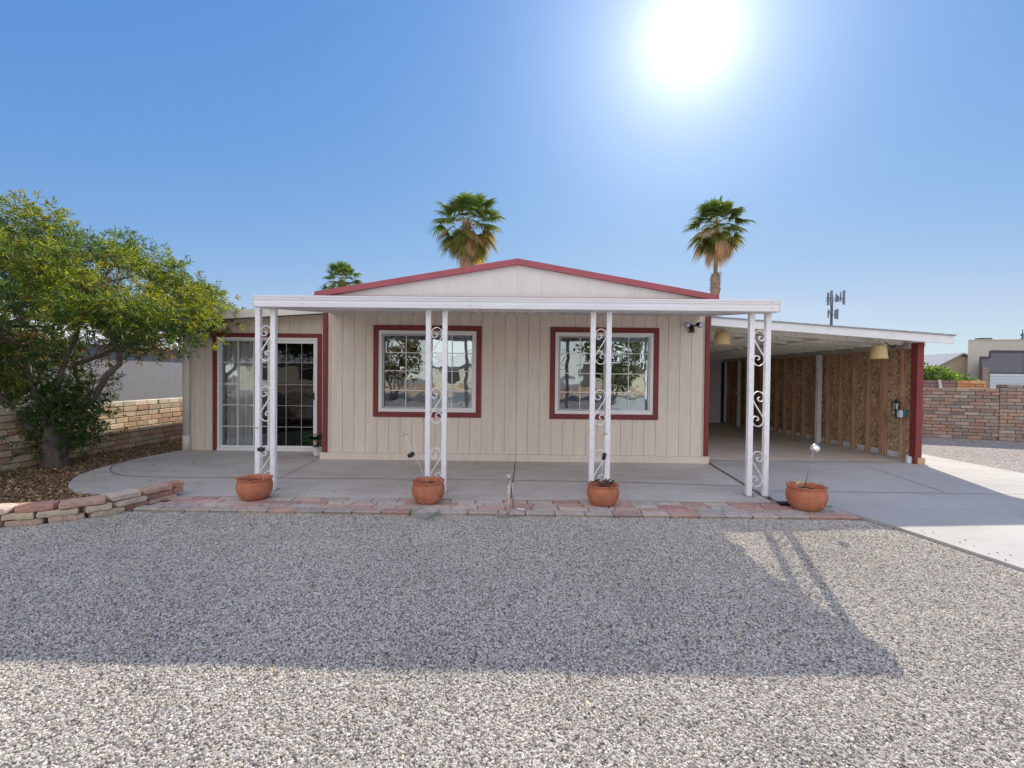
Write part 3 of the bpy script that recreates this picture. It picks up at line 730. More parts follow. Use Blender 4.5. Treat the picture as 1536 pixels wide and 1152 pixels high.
g = MB(); g.box(-5.667, -4.71, Y+.075, Y+.08, .086, 2.16); g.build('pane', M['doorglass'], SD)
g = MB(); g.box(-4.70, -3.83, Y+.015, Y+.02, .12, 2.12); g.build('pane', M['doordark'], SD)
mu = MB(); k = .0065
for x in (-5.356, -5.048): mu.box(x-k, x+k, Y+.058, Y+.074, .12, 2.14)
for z in (1.731, 1.308, .903, .492): mu.box(-5.667, -5.356-k, Y+.059, Y+.073, z-k, z+k); mu.box(-5.356+k, -5.048-k, Y+.059, Y+.073, z-k, z+k); mu.box(-5.048+k, -4.746, Y+.059, Y+.073, z-k, z+k)
mu.build('muntin', M['vinyl'], SD)
mu = MB(); k = .004
for x in (-4.392, -4.096): mu.box(x-k, x+k, Y+.004, Y+.0145, .13, 2.10)
for z in (1.731, 1.308, .903, .492): mu.box(-4.67, -4.392-k, Y+.005, Y+.0135, z-k, z+k); mu.box(-4.392+k, -4.096-k, Y+.005, Y+.0135, z-k, z+k); mu.box(-4.096+k, -3.863, Y+.005, Y+.0135, z-k, z+k)
mu.build('muntin', M['sash'], SD)
m = MB(); m.box(-3.852, -3.838, Y-.03, Y-.009, 1.02, 1.16); m.build('handle', M['black'], SD)

# curtains
def curtain(x0, x1, z0, z1, Y, label, folds=9, amp=.03, seed=0, group='curtains behind the glass'):
    n = 90; V = []; F = []; rd = random.Random(seed); ph = [rd.uniform(0, 6) for _ in range(3)]
    rows = 6
    for j in range(rows+1):
        tz = j/rows
        for i in range(n+1):
            u = i/n; y = Y+amp*(.6+.4*tz)*math.sin(u*folds*2*math.pi+ph[0]+.5*math.sin(5*u+ph[1]))+.01*math.sin(u*23+tz*3+ph[2])
            V.append((x0+(x1-x0)*u+.006*math.sin(tz*4+u*9), y, z1+(z0-z1)*tz))
    for j in range(rows):
        for i in range(n): F.append((j*(n+1)+i, j*(n+1)+i+1, (j+1)*(n+1)+i+1, (j+1)*(n+1)+i))
    return tag(npmesh('curtain', V, F, M['curtain'], smooth=True), label, 'curtain', group)
curtain(-5.64, -4.93, .1, 2.14, 9.15, 'wide pleated white curtain behind the fixed pane of the sliding door', 8, .035, 1)
curtain(-2.30, -2.12, .95, 2.22, 8.42, 'thin curtain edge inside the front window nearest the sliding door', 3, .02, 2)
curtain(-1.90, -1.80, 1.25, 2.22, 8.5, 'narrow pale blind slat hanging inside the window nearest the sliding door', 1, .01, 3)
curtain(.78, .92, .95, 2.22, 8.42, 'thin curtain edge on the grey-sash side of the window nearest the floodlight', 3, .02, 4)
curtain(1.50, 1.60, .95, 2.22, 8.46, 'gathered white curtain in the middle of the window nearest the floodlight', 2, .02, 5)
curtain(2.17, 2.36, .95, 2.22, 8.42, 'pale curtain at the floodlight side of the window nearest the floodlight', 3, .02, 6)

# ------------------------------------------------------------------ patio cover
P = thing('patio_cover', 'white flat metal patio cover on paired posts with scrollwork', 'patio cover', (0, 5.93, 0))
m = MB(); zc = lambda y: 2.365+(y-5.8)*.105
n = 32
for i in range(n):                                      # interlocking W pans
    a = -3.205+6.42*i/n; b = -3.205+6.42*(i+1)/n; h = .018
    for (p, q, zz) in ((a, a+.03, -.035), (a+.03, b, 0)):
        m.hexa([(p, 5.80, zc(5.8)+zz), (q, 5.80, zc(5.8)+zz), (q, 8.19, zc(8.19)+zz), (p, 8.19, zc(8.19)+zz), (p, 5.80, zc(5.8)+h), (q, 5.80, zc(5.8)+h), (q, 8.19, zc(8.19)+h), (p, 8.19, zc(8.19)+h)])
m.build('roof_panel', M['cover'], P)
m = MB(); prof = [(5.75, 2.333), (5.87, 2.333), (5.87, 2.345), (5.757, 2.345), (5.757, 2.385), (5.766, 2.395), (5.766, 2.412), (5.757, 2.42), (5.757, 2.455), (5.775, 2.462), (5.775, 2.473), (5.742, 2.473), (5.742, 2.452), (5.749, 2.445), (5.749, 2.424), (5.758, 2.414), (5.758, 2.394), (5.749, 2.383)]
m.prism(prof, 'x', -3.215, 3.225); m.box(-3.219, -3.2155, 5.74, 5.87, 2.33, 2.475); m.box(3.2255, 3.229, 5.74, 5.87, 2.33, 2.475)
for x in (-2.6, -2.602, .98, .981, 2.95):
    pass
g = m.build('gutter', M['cover'], P)
m = MB()
for x in (-2.6, -.55, 1.0, 3.12):
    for z in (2.368, 2.436): m = MB(); m.tube([(x, 5.752, z), (x, 5.744, z)], .006, 8); m.build('screw', M['galv'], P)
m = MB(); m.box(-3.2, 3.21, 5.885, 5.975, 2.333, 2.36); m.build('header', M['cover'], P, bevel=.003)
m = MB()
for x0, x1 in ((-3.213, -3.207), (3.217, 3.223)):
    m = MB()
    m.hexa([(x0, 5.871, 2.333), (x1, 5.871, 2.333), (x1, 8.19, 2.585), (x0, 8.19, 2.585), (x0, 5.871, 2.45), (x1, 5.871, 2.45), (x1, 8.19, 2.68), (x0, 8.19, 2.68)])
    m.build('side_fascia', M['cover'], P)
SC = [(-18, 130), (-2, 128), (7, 115), (-3, 95), (-33, 83), (-60, 102), (-68, 140), (-46, 180), (0, 197), (44, 180), (67, 140), (60, 90), (0, 0)]
SC = SC+[(-x, -y) for x, y in SC[-2::-1]]
def scroll(cx, cz, mir):
    s = (-1 if mir else 1); pts = smooth([(cx+s*x/1000*1.0, 5.93, cz+y/1000*1.12) for x, y in SC], 7)
    # flat strap: rectangle swept along the curve
    vs = []; fs = []; th = .0047; dp = .010
    for i, p in enumerate(pts):
        t = (pts[min(i+1, len(pts)-1)]-pts[max(i-1, 0)]).normalized(); nn = Vector((-t.z, 0, t.x))
        for a, b in ((-th, -dp), (th, -dp), (th, dp), (-th, dp)): vs.append(p+nn*a+Vector((0, b, 0)))
    for i in range(len(pts)-1):
        for k in range(4): fs.append((i*4+k, i*4+(k+1) % 4, i*4+4+(k+1) % 4, i*4+4+k))
    fs += [(3, 2, 1, 0), tuple(range(len(pts)*4-4, len(pts)*4))]
    m = MB(); m.add(vs, fs); return m.build('scroll', M['whitepost'], P)
for pi, (xa, xb) in enumerate(((-3.243, -3.050), (-1.090, -.882), (.983, 1.183), (2.972, 3.176))):
    for x in (xa, xb):
        m = MB(); h = .031; m.box(x-h, x+h, 5.93-h, 5.93+h, .036, 2.305)
        m.box(x-h-.002, x+h+.002, 5.93-h-.003, 5.93+h+.003, 2.250, 2.332)
        m.build('post', M['whitepost'], P, bevel=.004)
        m = MB(); m.box(x-.05, x+.05, 5.86, 6.0, .0305, .0355); m.build('base_plate', M['galv'], P)
        for z in (2.27, 2.31): m = MB(); m.tube([(x-.012, 5.8965, z), (x-.012, 5.892, z)], .005, 6); m.build('screw', M['galv'], P)
    cx = (xa+xb)/2; k = (xb-xa-.062)/.136
    for cz in (1.895, 1.13, .372): scroll(cx, cz, pi == 3)

# ------------------------------------------------------------------ carport
K = thing('carport', 'open carport with white sloping roof and exposed stud wall', 'carport', (5.3, 8.4, 0))
KZ = lambda x: 2.579-(x-3.334)*.0663
m = MB(); m.hexa([(3.385, 8.13, KZ(3.385)-.15), (7.565, 8.13, KZ(7.565)-.15), (7.565, 8.168, KZ(7.565)-.15), (3.385, 8.168, KZ(3.385)-.15), (3.385, 8.13, KZ(3.385)), (7.565, 8.13, KZ(7.565)), (7.565, 8.168, KZ(7.565)), (3.385, 8.168, KZ(3.385))])
m.build('fascia', M['white'], K, bevel=.003)
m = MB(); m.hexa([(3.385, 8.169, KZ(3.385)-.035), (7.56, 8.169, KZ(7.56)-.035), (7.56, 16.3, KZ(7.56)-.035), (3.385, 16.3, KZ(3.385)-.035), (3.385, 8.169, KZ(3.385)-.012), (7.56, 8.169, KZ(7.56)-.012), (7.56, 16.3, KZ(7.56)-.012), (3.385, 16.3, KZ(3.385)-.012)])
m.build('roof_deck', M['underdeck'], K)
m = MB(); nn = 120; top = []
for i in range(nn+1):
    x = 3.385+4.19*i/nn; top.append((x, KZ(x)+.006+random.uniform(0, .007)))
m.prism([(3.385, KZ(3.385)-.010)]+[(7.575, KZ(7.575)-.010)]+top[::-1], 'y', 8.10, 16.32); m2 = m
m.build('roll_roofing', M['roll'], K)
yy = 8.62
while yy < 16:
    m = MB(); a, b = 3.40, 7.50; h = .135
    m.hexa([(a, yy, KZ(a)-.036-h), (b, yy, KZ(b)-.036-h), (b, yy+.042, KZ(b)-.036-h), (a, yy+.042, KZ(a)-.036-h), (a, yy, KZ(a)-.036), (b, yy, KZ(b)-.036), (b, yy+.042, KZ(b)-.036), (a, yy+.042, KZ(a)-.036)])
    m.build('rafter', M['cream'], K)
    o = random.choice([0, .04]); 
    if yy+.61 < 16:
        for x in (4.45+o*3, 5.75-o*2): m = MB(); m.box(x, x+.04, yy+.043, yy+.609, KZ(x)-.036-h, KZ(x+.04)-.037); m.build('blocking', M['cream'], K)
    yy += .61
m = MB(); m.box(7.08, 7.20, 8.49, 16.0, 2.085, KZ(7.2)-.142); m.build('wall_beam', M['greywood'], K, bevel=.004)
yy = 8.49
while yy < 15.9:
    ye_ = min(yy+1.22, 16.0); m = MB(); m.box(7.205+random.uniform(0, .002), 7.217, yy, ye_-.007, .05, 2.17); m.build('sheathing_panel', M['osb'], K); yy = ye_
m = MB(); m.box(7.218, 7.235, 8.49, 16.0, .05, 2.17); m.build('outer_siding', M['siding'], K)
m = MB(); m.box(7.105, 7.2, 8.49, 16.0, .026, .064); m.build('sill_plate', M['greywood'], K)
ys = [8.66, 9.08, 9.49, 9.90, 10.31, 10.72, 11.22, 11.62, 12.02, 12.43, 12.84, 13.25, 13.66, 14.07, 14.48, 14.92, 15.3, 15.7]
wds = [.038]*len(ys); wds[1] = .085
for y, wd in zip(ys, wds):
    m = MB(); m.box(7.108+random.uniform(-.004, .004), 7.204, y, y+wd, .065, 2.084); m.build('stud', M['stud'], K, bevel=.002)
for i, (a, b) in enumerate(zip([8.50]+[y+w_ for y, w_ in zip(ys, wds)], ys)):
    if b-a < .15 or a > 13.6: continue
    m = MB(); m.box(7.192, 7.2045, a+.02, b-.02-random.uniform(0, .03), .07, .185-random.uniform(0, .02)); m.build('base_strip', M['foam'], K)
m = MB(); m.box(7.06, 7.16, 10.95, 11.05, .026, 2.084); m.build('post', M['whitepost'], K, bevel=.004)['label'] = 'scuffed white square post in the stud wall'
m = MB(); m.box(7.03, 7.107, 14.78, 14.85, .03, 2.08); m.build('post', M['white'], K, bevel=.003)
m = MB(); m.box(7.130, 7.243, 8.35, 8.488, .145, 2.19); m.box(7.128, 7.160, 8.352, 8.486, .028, .1445); m.build('corner_post', M['red'], K, bevel=.003)
m = MB(); m.box(7.162, 7.292, 8.33, 8.485, .028, .143); m.build('footing_block', M['yellowwood'], K, bevel=.004)
m = MB(); m.box(7.06, 7.128, 8.42, 8.48, .03, .15); m.build('base_strip', M['foam'], K, bevel=.004)
m = MB(); m.box(3.39, 7.26, 16.02, 16.1, .0, 2.35); m.build('back_wall', M['white'], K)
m = MB(); m.box(7.03, 7.10, 15.92, 16.015, .03, 2.08); m.build('door_jamb', M['dark'], K)
m = MB(); m.box(7.092, 7.106, 15.0, 15.05, 1.02, 1.12); 
tag(m.build('outlet', M['boxwhite']), 'tiny white outlet deep in the carport on the stud wall', 'outlet')

# things on the stud wall
t = thing('wall_lantern', 'small black lantern fixed to the stud wall above the outlet box', 'lantern', (7.05, 8.7, 1.05))
m = MB(); cx, cy = 7.045, 8.69
m.prism([(cx-.045, cy-.045), (cx+.045, cy-.045), (cx+.045, cy+.045), (cx-.045, cy+.045)], 'z', .955, .968); m.lathe([(.07, 1.10), (.068, 1.112), (.04, 1.135), (.012, 1.15), (.010, 1.175), (0, 1.18)], (cx, cy, 0), 12)
for a in (-1, 1):
    for b in (-1, 1): m.box(cx+a*.04-.005, cx+a*.04+.005, cy+b*.04-.005, cy+b*.04+.005, .968, 1.10)
m.box(cx+.03, 7.107, cy-.012, cy+.012, 1.01, 1.03); m.tube([(cx, cy, .955), (cx, cy, .86), (cx+.02, cy, .82)], .012, 8)
m.build('cage', M['black'], t)
m = MB(); m.tube([(cx, cy, .97), (cx, cy, 1.09)], .026, 10); m.build('glass_tube', M['boxwhite'], t)
t = thing('outlet_box', 'white and teal weatherproof outlet box on the stud wall', 'outlet', (7.08, 8.68, .9))
m = MB(); m.box(7.045, 7.105, 8.60, 8.67, .835, .965); m.build('cover', M['boxwhite'], t, bevel=.006)
m = MB(); m.box(7.107, 7.165, 8.59, 8.655, .85, .975); m.build('housing', M['teal'], t, bevel=.006)
m = MB(); m.box(6.99, 7.104, 8.78, 8.80, .862, .882); m.tube([(7.0, 8.79, .872), (7.10, 9.06, .876)], .008, 6); m.build('strap_hinge', M['galv']); 
tag(bpy.data.objects['strap_hinge'], 'short galvanised metal bar sticking out beside the outlet box', 'metal bar')
m = MB(); m.tube(smooth([(6.98, 8.64, 2.17), (7.03, 8.63, 2.09), (7.06, 8.62, 1.98), (7.095, 8.63, 1.75), (7.10, 8.64, 1.5), (7.09, 8.65, 1.28), (7.12, 8.62, 1.16), (7.13, 8.62, .975)], 8), .0085, 8)
tag(m.build('cable', M['copper']), 'copper coloured cable running down the stud wall to the outlet box', 'cable')
m = MB(); m.tube(smooth([(6.66, 8.5, 2.205), (6.78, 8.52, 2.13), (6.86, 8.55, 2.10), (6.93, 8.6, 2.15), (7.0, 8.66, 2.17)], 8), .010, 8)
tag(m.build('cord', M['black']), 'dark cord looping from a basket lamp to the beam above the lantern', 'cord')

# wicker lamps
def basket(loc, label, s=1.0):
    t = thing('basket_lamp', label, 'hanging lamp', loc, 'wicker lamps under the carport roof')
    pr = [(.10, 0), (.112, -.006), (.118, -.02), (.122, -.05), (.126, -.055), (.133, -.12), (.142, -.20), (.150, -.232), (.152, -.240), (.146, -.240), (.139, -.2), (.115, -.03), (.10, -.008), (.0, -.006)]
    m = MB(); m.lathe([(0, .002)]+pr, loc, 40, lambda j, a, r, z: (r*(1+.012*math.sin(a*40)), z)); m.build('shade', M['wicker'], t)
    m = MB(); m.tube(smooth([(loc[0]-.02, loc[1], loc[2]), (loc[0]-.035, loc[1], loc[2]+.03), (loc[0], loc[1], loc[2]+.055), (loc[0], loc[1], loc[2]+.09)], 5), .005, 6); m.tube([(loc[0]+.02, loc[1], loc[2]), (loc[0]+.03, loc[1], loc[2]+.03), (loc[0], loc[1], loc[2]+.055)], .005, 6)
    m.build('hook', M['galv'], t)
    return t
b1 = basket((3.74, 8.5, 2.36), 'wicker basket lamp hanging beside the house corner')
b2_ = copy_tree(b1); b2_.location = (6.50, 8.42, 2.135); b2_['label'] = 'wicker basket lamp hanging in front of the stud wall'; b2_.scale = (.92, .92, 1.0)

# flood light
t = thing('security_light', 'black twin-head security floodlight on the beige wall near the red corner', 'floodlight', (3.06, 8.17, 2.43))
m = MB(); m.tube([(3.06, 8.198, 2.40), (3.06, 8.165, 2.40)], .045, 16); m.tube([(3.06, 8.17, 2.40), (3.055, 8.13, 2.345)], [.035, .032], 12); m.box(3.02, 3.10, 8.13, 8.17, 2.30, 2.37); m.build('sensor_body', M['black'], t, bevel=.006)
for sx in (-1, 1):
    m = MB(); a = Vector((3.06+sx*.03, 8.15, 2.415)); b = Vector((3.06+sx*.10, 8.09, 2.43)); d = Vector((sx*.35, -1, -.25)).normalized()
    m.tube([a, b], .012, 8); m.tube([b-d*.05, b-d*.02, b+d*.05], [.03, .042, .048], 16); o = m.build('lamp_head', M['black'], t)
    m = MB(); m.tube([b+d*.0505, b+d*.053], .040, 16); m.build('lens', M['boxwhite'], o)

# ------------------------------------------------------------------ pots
def pot():
    t = thing('terracotta_pot', 'x', 'pot', (0, 0, .04), 'terracotta pots along the brick edging')
    pr = [(0, 0), (.12, 0), (.145, .012), (.175, .05), (.197, .10), (.204, .145), (.202, .185), (.191, .215), (.186, .228), (.192, .240), (.200, .252), (.201, .260), (.195, .263), (.184, .252), (.170, .235), (.168, .20), (.17, .17)]
    def wob(j, a, r, z):
        if 9 <= j <= 14: k = math.sin(a*11); return r*(1+.014*k), z+.005*k
        return r, z
    m = MB(); m.lathe(pr, (0, 0, .04), 72, wob); m.build('body', M['terracotta'], t)
    m = MB(); n = 28; V = [(0, 0, .255)]; F = []
    for j in range(1, 5):
        for k in range(n):
            a = 2*math.pi*k/n; V.append((.170*j/4*math.cos(a), .170*j/4*math.sin(a), .245+random.uniform(-.008, .010)))
    for k in range(n): F.append((0, 1+k, 1+(k+1) % n))
    for j in range(3):
        for k in range(n): F.append((1+j*n+k, 1+(j+1)*n+k, 1+(j+1)*n+(k+1) % n, 1+j*n+(k+1) % n))
    m.add(V, F); m.build('soil', M['soil'], t); return t
p0 = pot()
spots = [(-3.05, 5.50, 0, 0.96, 'terracotta pot in front of the posts before the sliding door'), (-.985, 5.42, 1.2, .93, 'terracotta pot with pale lime bloom behind the square plastic tray'),
         (1.04, 5.43, 2.2, .91, 'terracotta pot with dead leaves, in front of the window nearest the floodlight'), (3.335, 5.34, 4.0, 1.02, 'largest terracotta pot, holding the glass ball stake beside the driveway')]
for i, (x, y, a, s, lb) in enumerate(spots):
    o = p0 if i == 0 else copy_tree(p0)
    o.location = (x, y, .0355); o.rotation_euler = (0, 0, a); o.scale = (s, s, s if i != 1 else 1.0); o['label'] = lb

# garden stakes
def stake(pts, head, headrot, label, petal=True, kind=0):
    t = thing('garden_stake', label, 'garden stake', pts[0])
    m = MB(); m.tube(pts, .004, 6); m.build('rod', M['galv'] if kind else M['white'], t)
    if head:
        hx, hy, hz = head; m = MB(); c = Vector(head); d = Vector(headrot).normalized()
        m.tube([c-d*.035, c-d*.03, c+d*.04, c+d*.045], [.012, .022, .024, .016], 10); m.tube([c+Vector((0, 0, .03)), c+Vector((.01, 0, -.03))], .009, 6); m.build('solar_box', M['black'], t)
    if petal:
        p = Vector(pts[-1]); m = MB()
        for dx, dz in ((-.045, -.012), (.03, .004), (-.02, .012)):
            m.tube([p, p+Vector((dx*.5, 0, dz+.01)), p+Vector((dx, .01, dz))], [.004, .006, .002], 6)
        m.build('petal', M['yellowwood'], t)
    return t
stake([(-2.903, 5.42, .27), (-2.93, 5.42, .63), (-2.974, 5.40, .872)], (-2.927, 5.40, .634), (1, 0, .05), 'thin solar stake in the pot before the sliding door')
stake([(-.978, 5.38, .26), (-1.236, 5.35, .809), (-1.245, 5.35, .825)], (-1.165, 5.33, .605), (-1, 0, -.55), 'slanting solar stake in the pot behind the plastic tray')
stake([(.994, 5.38, .26), (1.031, 5.37, .595), (1.048, 5.37, .85)], (1.031, 5.35, .60), (.2, 0, 1), 'upright solar stake with black box in the pot of dead leaves')
t = stake([(3.285, 5.30, .27), (3.356, 5.28, .666), (3.372, 5.28, .70)], None, None, 'thin rod with a shiny glass ball in the largest pot', False, 1)
m = MB(); m.lathe([(  .049*math.sin(math.pi*j/14), -.049*math.cos(math.pi*j/14)) for j in range(15)], (3.385, 5.28, .735), 24)
gn = N('silver_glass'); gn.bsdf((.9, .9, .9, 1), .08, .85, gn.bump(gn.noise(gn.geo(), 25, 2), .5)); M['ball'] = gn.m
m.build('glass_ball', M['ball'], t)
m = MB()
for k in range(5):
    x = 3.17+.012*k; m.tube([(x, 5.28, .27), (x+random.uniform(-.01, .02), 5.27, .32), (x+random.uniform(-.01, .04), 5.26, .35+random.uniform(0, .04))], [.004, .003, .002], 5)
    m.add([(x, 5.26, .33), (x+.03, 5.25, .345), (x+.05, 5.26, .37), (x+.015, 5.27, .36)], [(0, 1, 2, 3)])
tag(m.build('dry_plant', M['yellowwood']), 'small withered plant at the rim of the largest pot', 'plant')
# dead leaves in third pot
m = MB()
for k in range(14):
    a = random.uniform(0, 6.28); x, y = 1.02+.10*math.cos(a), 5.40+.08*math.sin(a); z = .275
    m.add([(x, y, z), (x+.04, y+.01, z+.03), (x+.05, y+.05, z+.045), (x, y+.04, z+.015)], [(0, 1, 2, 3)])
tag(m.build('dead_leaves', M['soil']), 'clump of dead brown leaves in a terracotta pot', 'dead leaves')

# standpipe tap
t = thing('standpipe_tap', 'rusty white standpipe tap at the edge of the gravel', 'tap', (-.054, 5.03, 0))
m = MB(); m.tube([(-.056, 5.03, -.02), (-.052, 5.03, .2), (-.046, 5.03, .40), (-.045, 5.03, .43)], .0175, 14); m.tube([(-.045, 5.03, .405), (-.045, 5.03, .455)], .026, 14)
m.build('pipe', M['rust'], t)
m = MB(); m.tube([(-.045, 5.03, .435), (-.045, 4.985, .435), (-.05, 4.97, .425)], [.017, .017, .020], 12); m.tube([(-.045, 5.05, .44), (-.02, 5.08, .45)], .012, 8); m.build('spout', M['rust'], t)
m = MB(); m.tube([(-.045, 5.03, .455), (-.043, 5.03, .482)], .006, 8); m.tube([(-.072, 5.03, .484), (-.018, 5.03, .488)], .008, 8); m.tube([(-.072, 5.03, .484), (-.066, 5.04, .468)], .006, 6); m.build('handle', M['galv'], t)
m = MB(); m.tube([(.0, 5.25, 0), (-.005, 5.22, .32)], .009, 8); m.build('support_rod', M['galv'], t)
m = MB(); m.col = (.30, .28, .25, 1)
for k in range(26):
    a = random.uniform(0, 6.28); r = random.uniform(.05, .16); s = random.uniform(.02, .05)
    jitterbox(m, -.05+r*math.cos(a), 5.02+r*.7*math.sin(a), .012, s, s*.8, s*.7, a, .006)
tag(m.build('rubble', M['stone'], bevel=.003), 'ring of small dirty rubble stones around the standpipe tap', 'rubble')
# plastic tray / meter box
t = thing('plastic_tray', 'square grey-green plastic tray lying tilted on the gravel', 'tray', (-.955, 5.0, .01))
m = MB(); q = [(-1.09, 4.965), (-.90, 4.80), (-.79, 5.02), (-1.0, 5.17)]; cx, cy = -.945, 4.99
def ringp(k, z): return [(cx+(x-cx)*k, cy+(y-cy)*k, z+(y-4.8)*.03) for x, y in q]
V = ringp(1, .055)+ringp(.93, .055)+ringp(.82, .02)+ringp(.88, 0.0)
F = []
for a, b in ((0, 1), (1, 2)): F += [(a*4+i, a*4+(i+1) % 4, b*4+(i+1) % 4, b*4+i) for i in range(4)]
F += [(8, 9, 10, 11)]+[(12+i, 12+(i+1) % 4, (i+1) % 4, i) for i in range(4)]
m.add(V, F); M['tray'] = pm('pale_green_plastic', (.40, .42, .36, 1), .6, .15, 14, .2, 40, dirt=(.24, .2, .15, 1), dirtamt=.6)
m.build('basin', M['tray'], t)
m = MB()
for k in range(14):
    x, y = cx+random.uniform(-.07, .07), cy+random.uniform(-.06, .06); s = random.uniform(.01, .02)
    m.col = (.45, .4, .35, 1); jitterbox(m, x, y, .03, s, s, s*.7, random.uniform(0, 3), .002)
tag(m.build('loose_pebbles', M['stone']), 'few pebbles lying inside the plastic tray', 'pebbles')
m = MB(); m.add([(.02, 5.16, .043), (.07, 5.12, .048), (.13, 5.11, .043), (.12, 5.15, .052), (.06, 5.17, .055)], [(0, 1, 4), (1, 2, 3), (1, 3, 4)])
tag(m.build('paper_scrap', M['ceramic']), 'white crumpled scrap on the bricks beside the tap', 'litter')
m = MB(); m.box(3.135, 3.29, 5.50, 5.60, .037, .052); tag(m.build('dark_plate', M['black'], bevel=.008), 'flat dark plate behind the largest pot', 'plastic piece')  # flat dark plate covering a dark patch beside the pot

# potted fern palm by the door
t = thing('potted_plant', 'green feathery plant in a white pot beside the sliding door', 'potted plant', (-3.545, 8.47, .03))
m = MB(); m.lathe([(0, 0), (.06, 0), (.085, .03), (.098, .10), (.095, .17), (.088, .185), (.08, .18), (.08, .15), (0, .15)], (-3.545, 8.47, .03), 28); m.build('pot', M['ceramic'], t)
V = []; F = []; C = []
def leafquad(c, d, L, W, up, col):
    d = d.normalized(); s = d.cross(up)
    s = s.normalized() if s.length > 1e-4 else d.orthogonal().normalized(); i = len(V)
    V.extend([c, c+d*L*.45+s*W/2, c+d*L, c+d*L*.45-s*W/2]); F.append((i, i+1, i+2, i+3)); C.extend([col]*4)
for k in range(36):
    a = random.uniform(0, 6.28); L = random.uniform(.28, .50); c = Vector((-3.60, 8.45, .33)) if k > 4 else Vector((-3.60, 8.45, .2)); el_ = random.uniform(.1, 1.1)
    d = Vector((math.cos(a)*math.cos(el_), math.sin(a)*math.cos(el_)*.7, math.sin(el_))); q = random.uniform(.6, 1.3); g_ = (.05*q, .17*q, .055*q)
    for s in range(14):
        u = s/13; p = c+d*L*u*.75+Vector((0, 0, -.16*u*u)); t2 = (d+Vector((0, 0, -.35*u))).normalized(); side = t2.cross(Vector((0, 0, 1))).normalized()
        for sg in (-1, 1): leafquad(p, t2*.5+side*sg,   .085*(1-.5*u), .022, Vector((0, 0, 1)), g_)
npmesh('foliage', [tuple(v) for v in V], F, M['leaf'], np.array(C), t)
m = MB(); m.tube([(-3.545, 8.47, .16), (-3.57, 8.46, .26), (-3.60, 8.45, .36)], .008, 6); m.tube([(-3.55, 8.48, .16), (-3.53, 8.47, .3), (-3.55, 8.45, .42)], .007, 6); m.build('stem', M['bark'], t)

# ------------------------------------------------------------------ vegetation
def rot_basis(d):
    d = d/np.linalg.norm(d, axis=1, keepdims=True); up = np.where(np.abs(d[:, 2:3]) > .9, [[1., 0, 0]], [[0., 0, 1]])
    s = np.cross(d, up); s /= np.linalg.norm(s, axis=1, keepdims=True); return d, s, np.cross(s, d)
def leaves(centres, dirs, L, W, cols, droop=.15):
    """folded lance leaves: 2 quads each"""
    n = len(centres); d, s, u = rot_basis(dirs); roll = RNG.uniform(0, np.pi, n)[:, None]; s2 = s*np.cos(roll)+u*np.sin(roll); L = L[:, None]; W = W[:, None]
    b = centres; mid = b+d*L*.5; tip = b+d*L+np.array([[0, 0, -1]])*L*droop
    V = np.stack([b, mid+s2*W/2, tip, mid-s2*W/2], 1).reshape(-1, 3)
    return V, np.arange(4*n).reshape(-1, 4), np.repeat(cols, 4, 0)

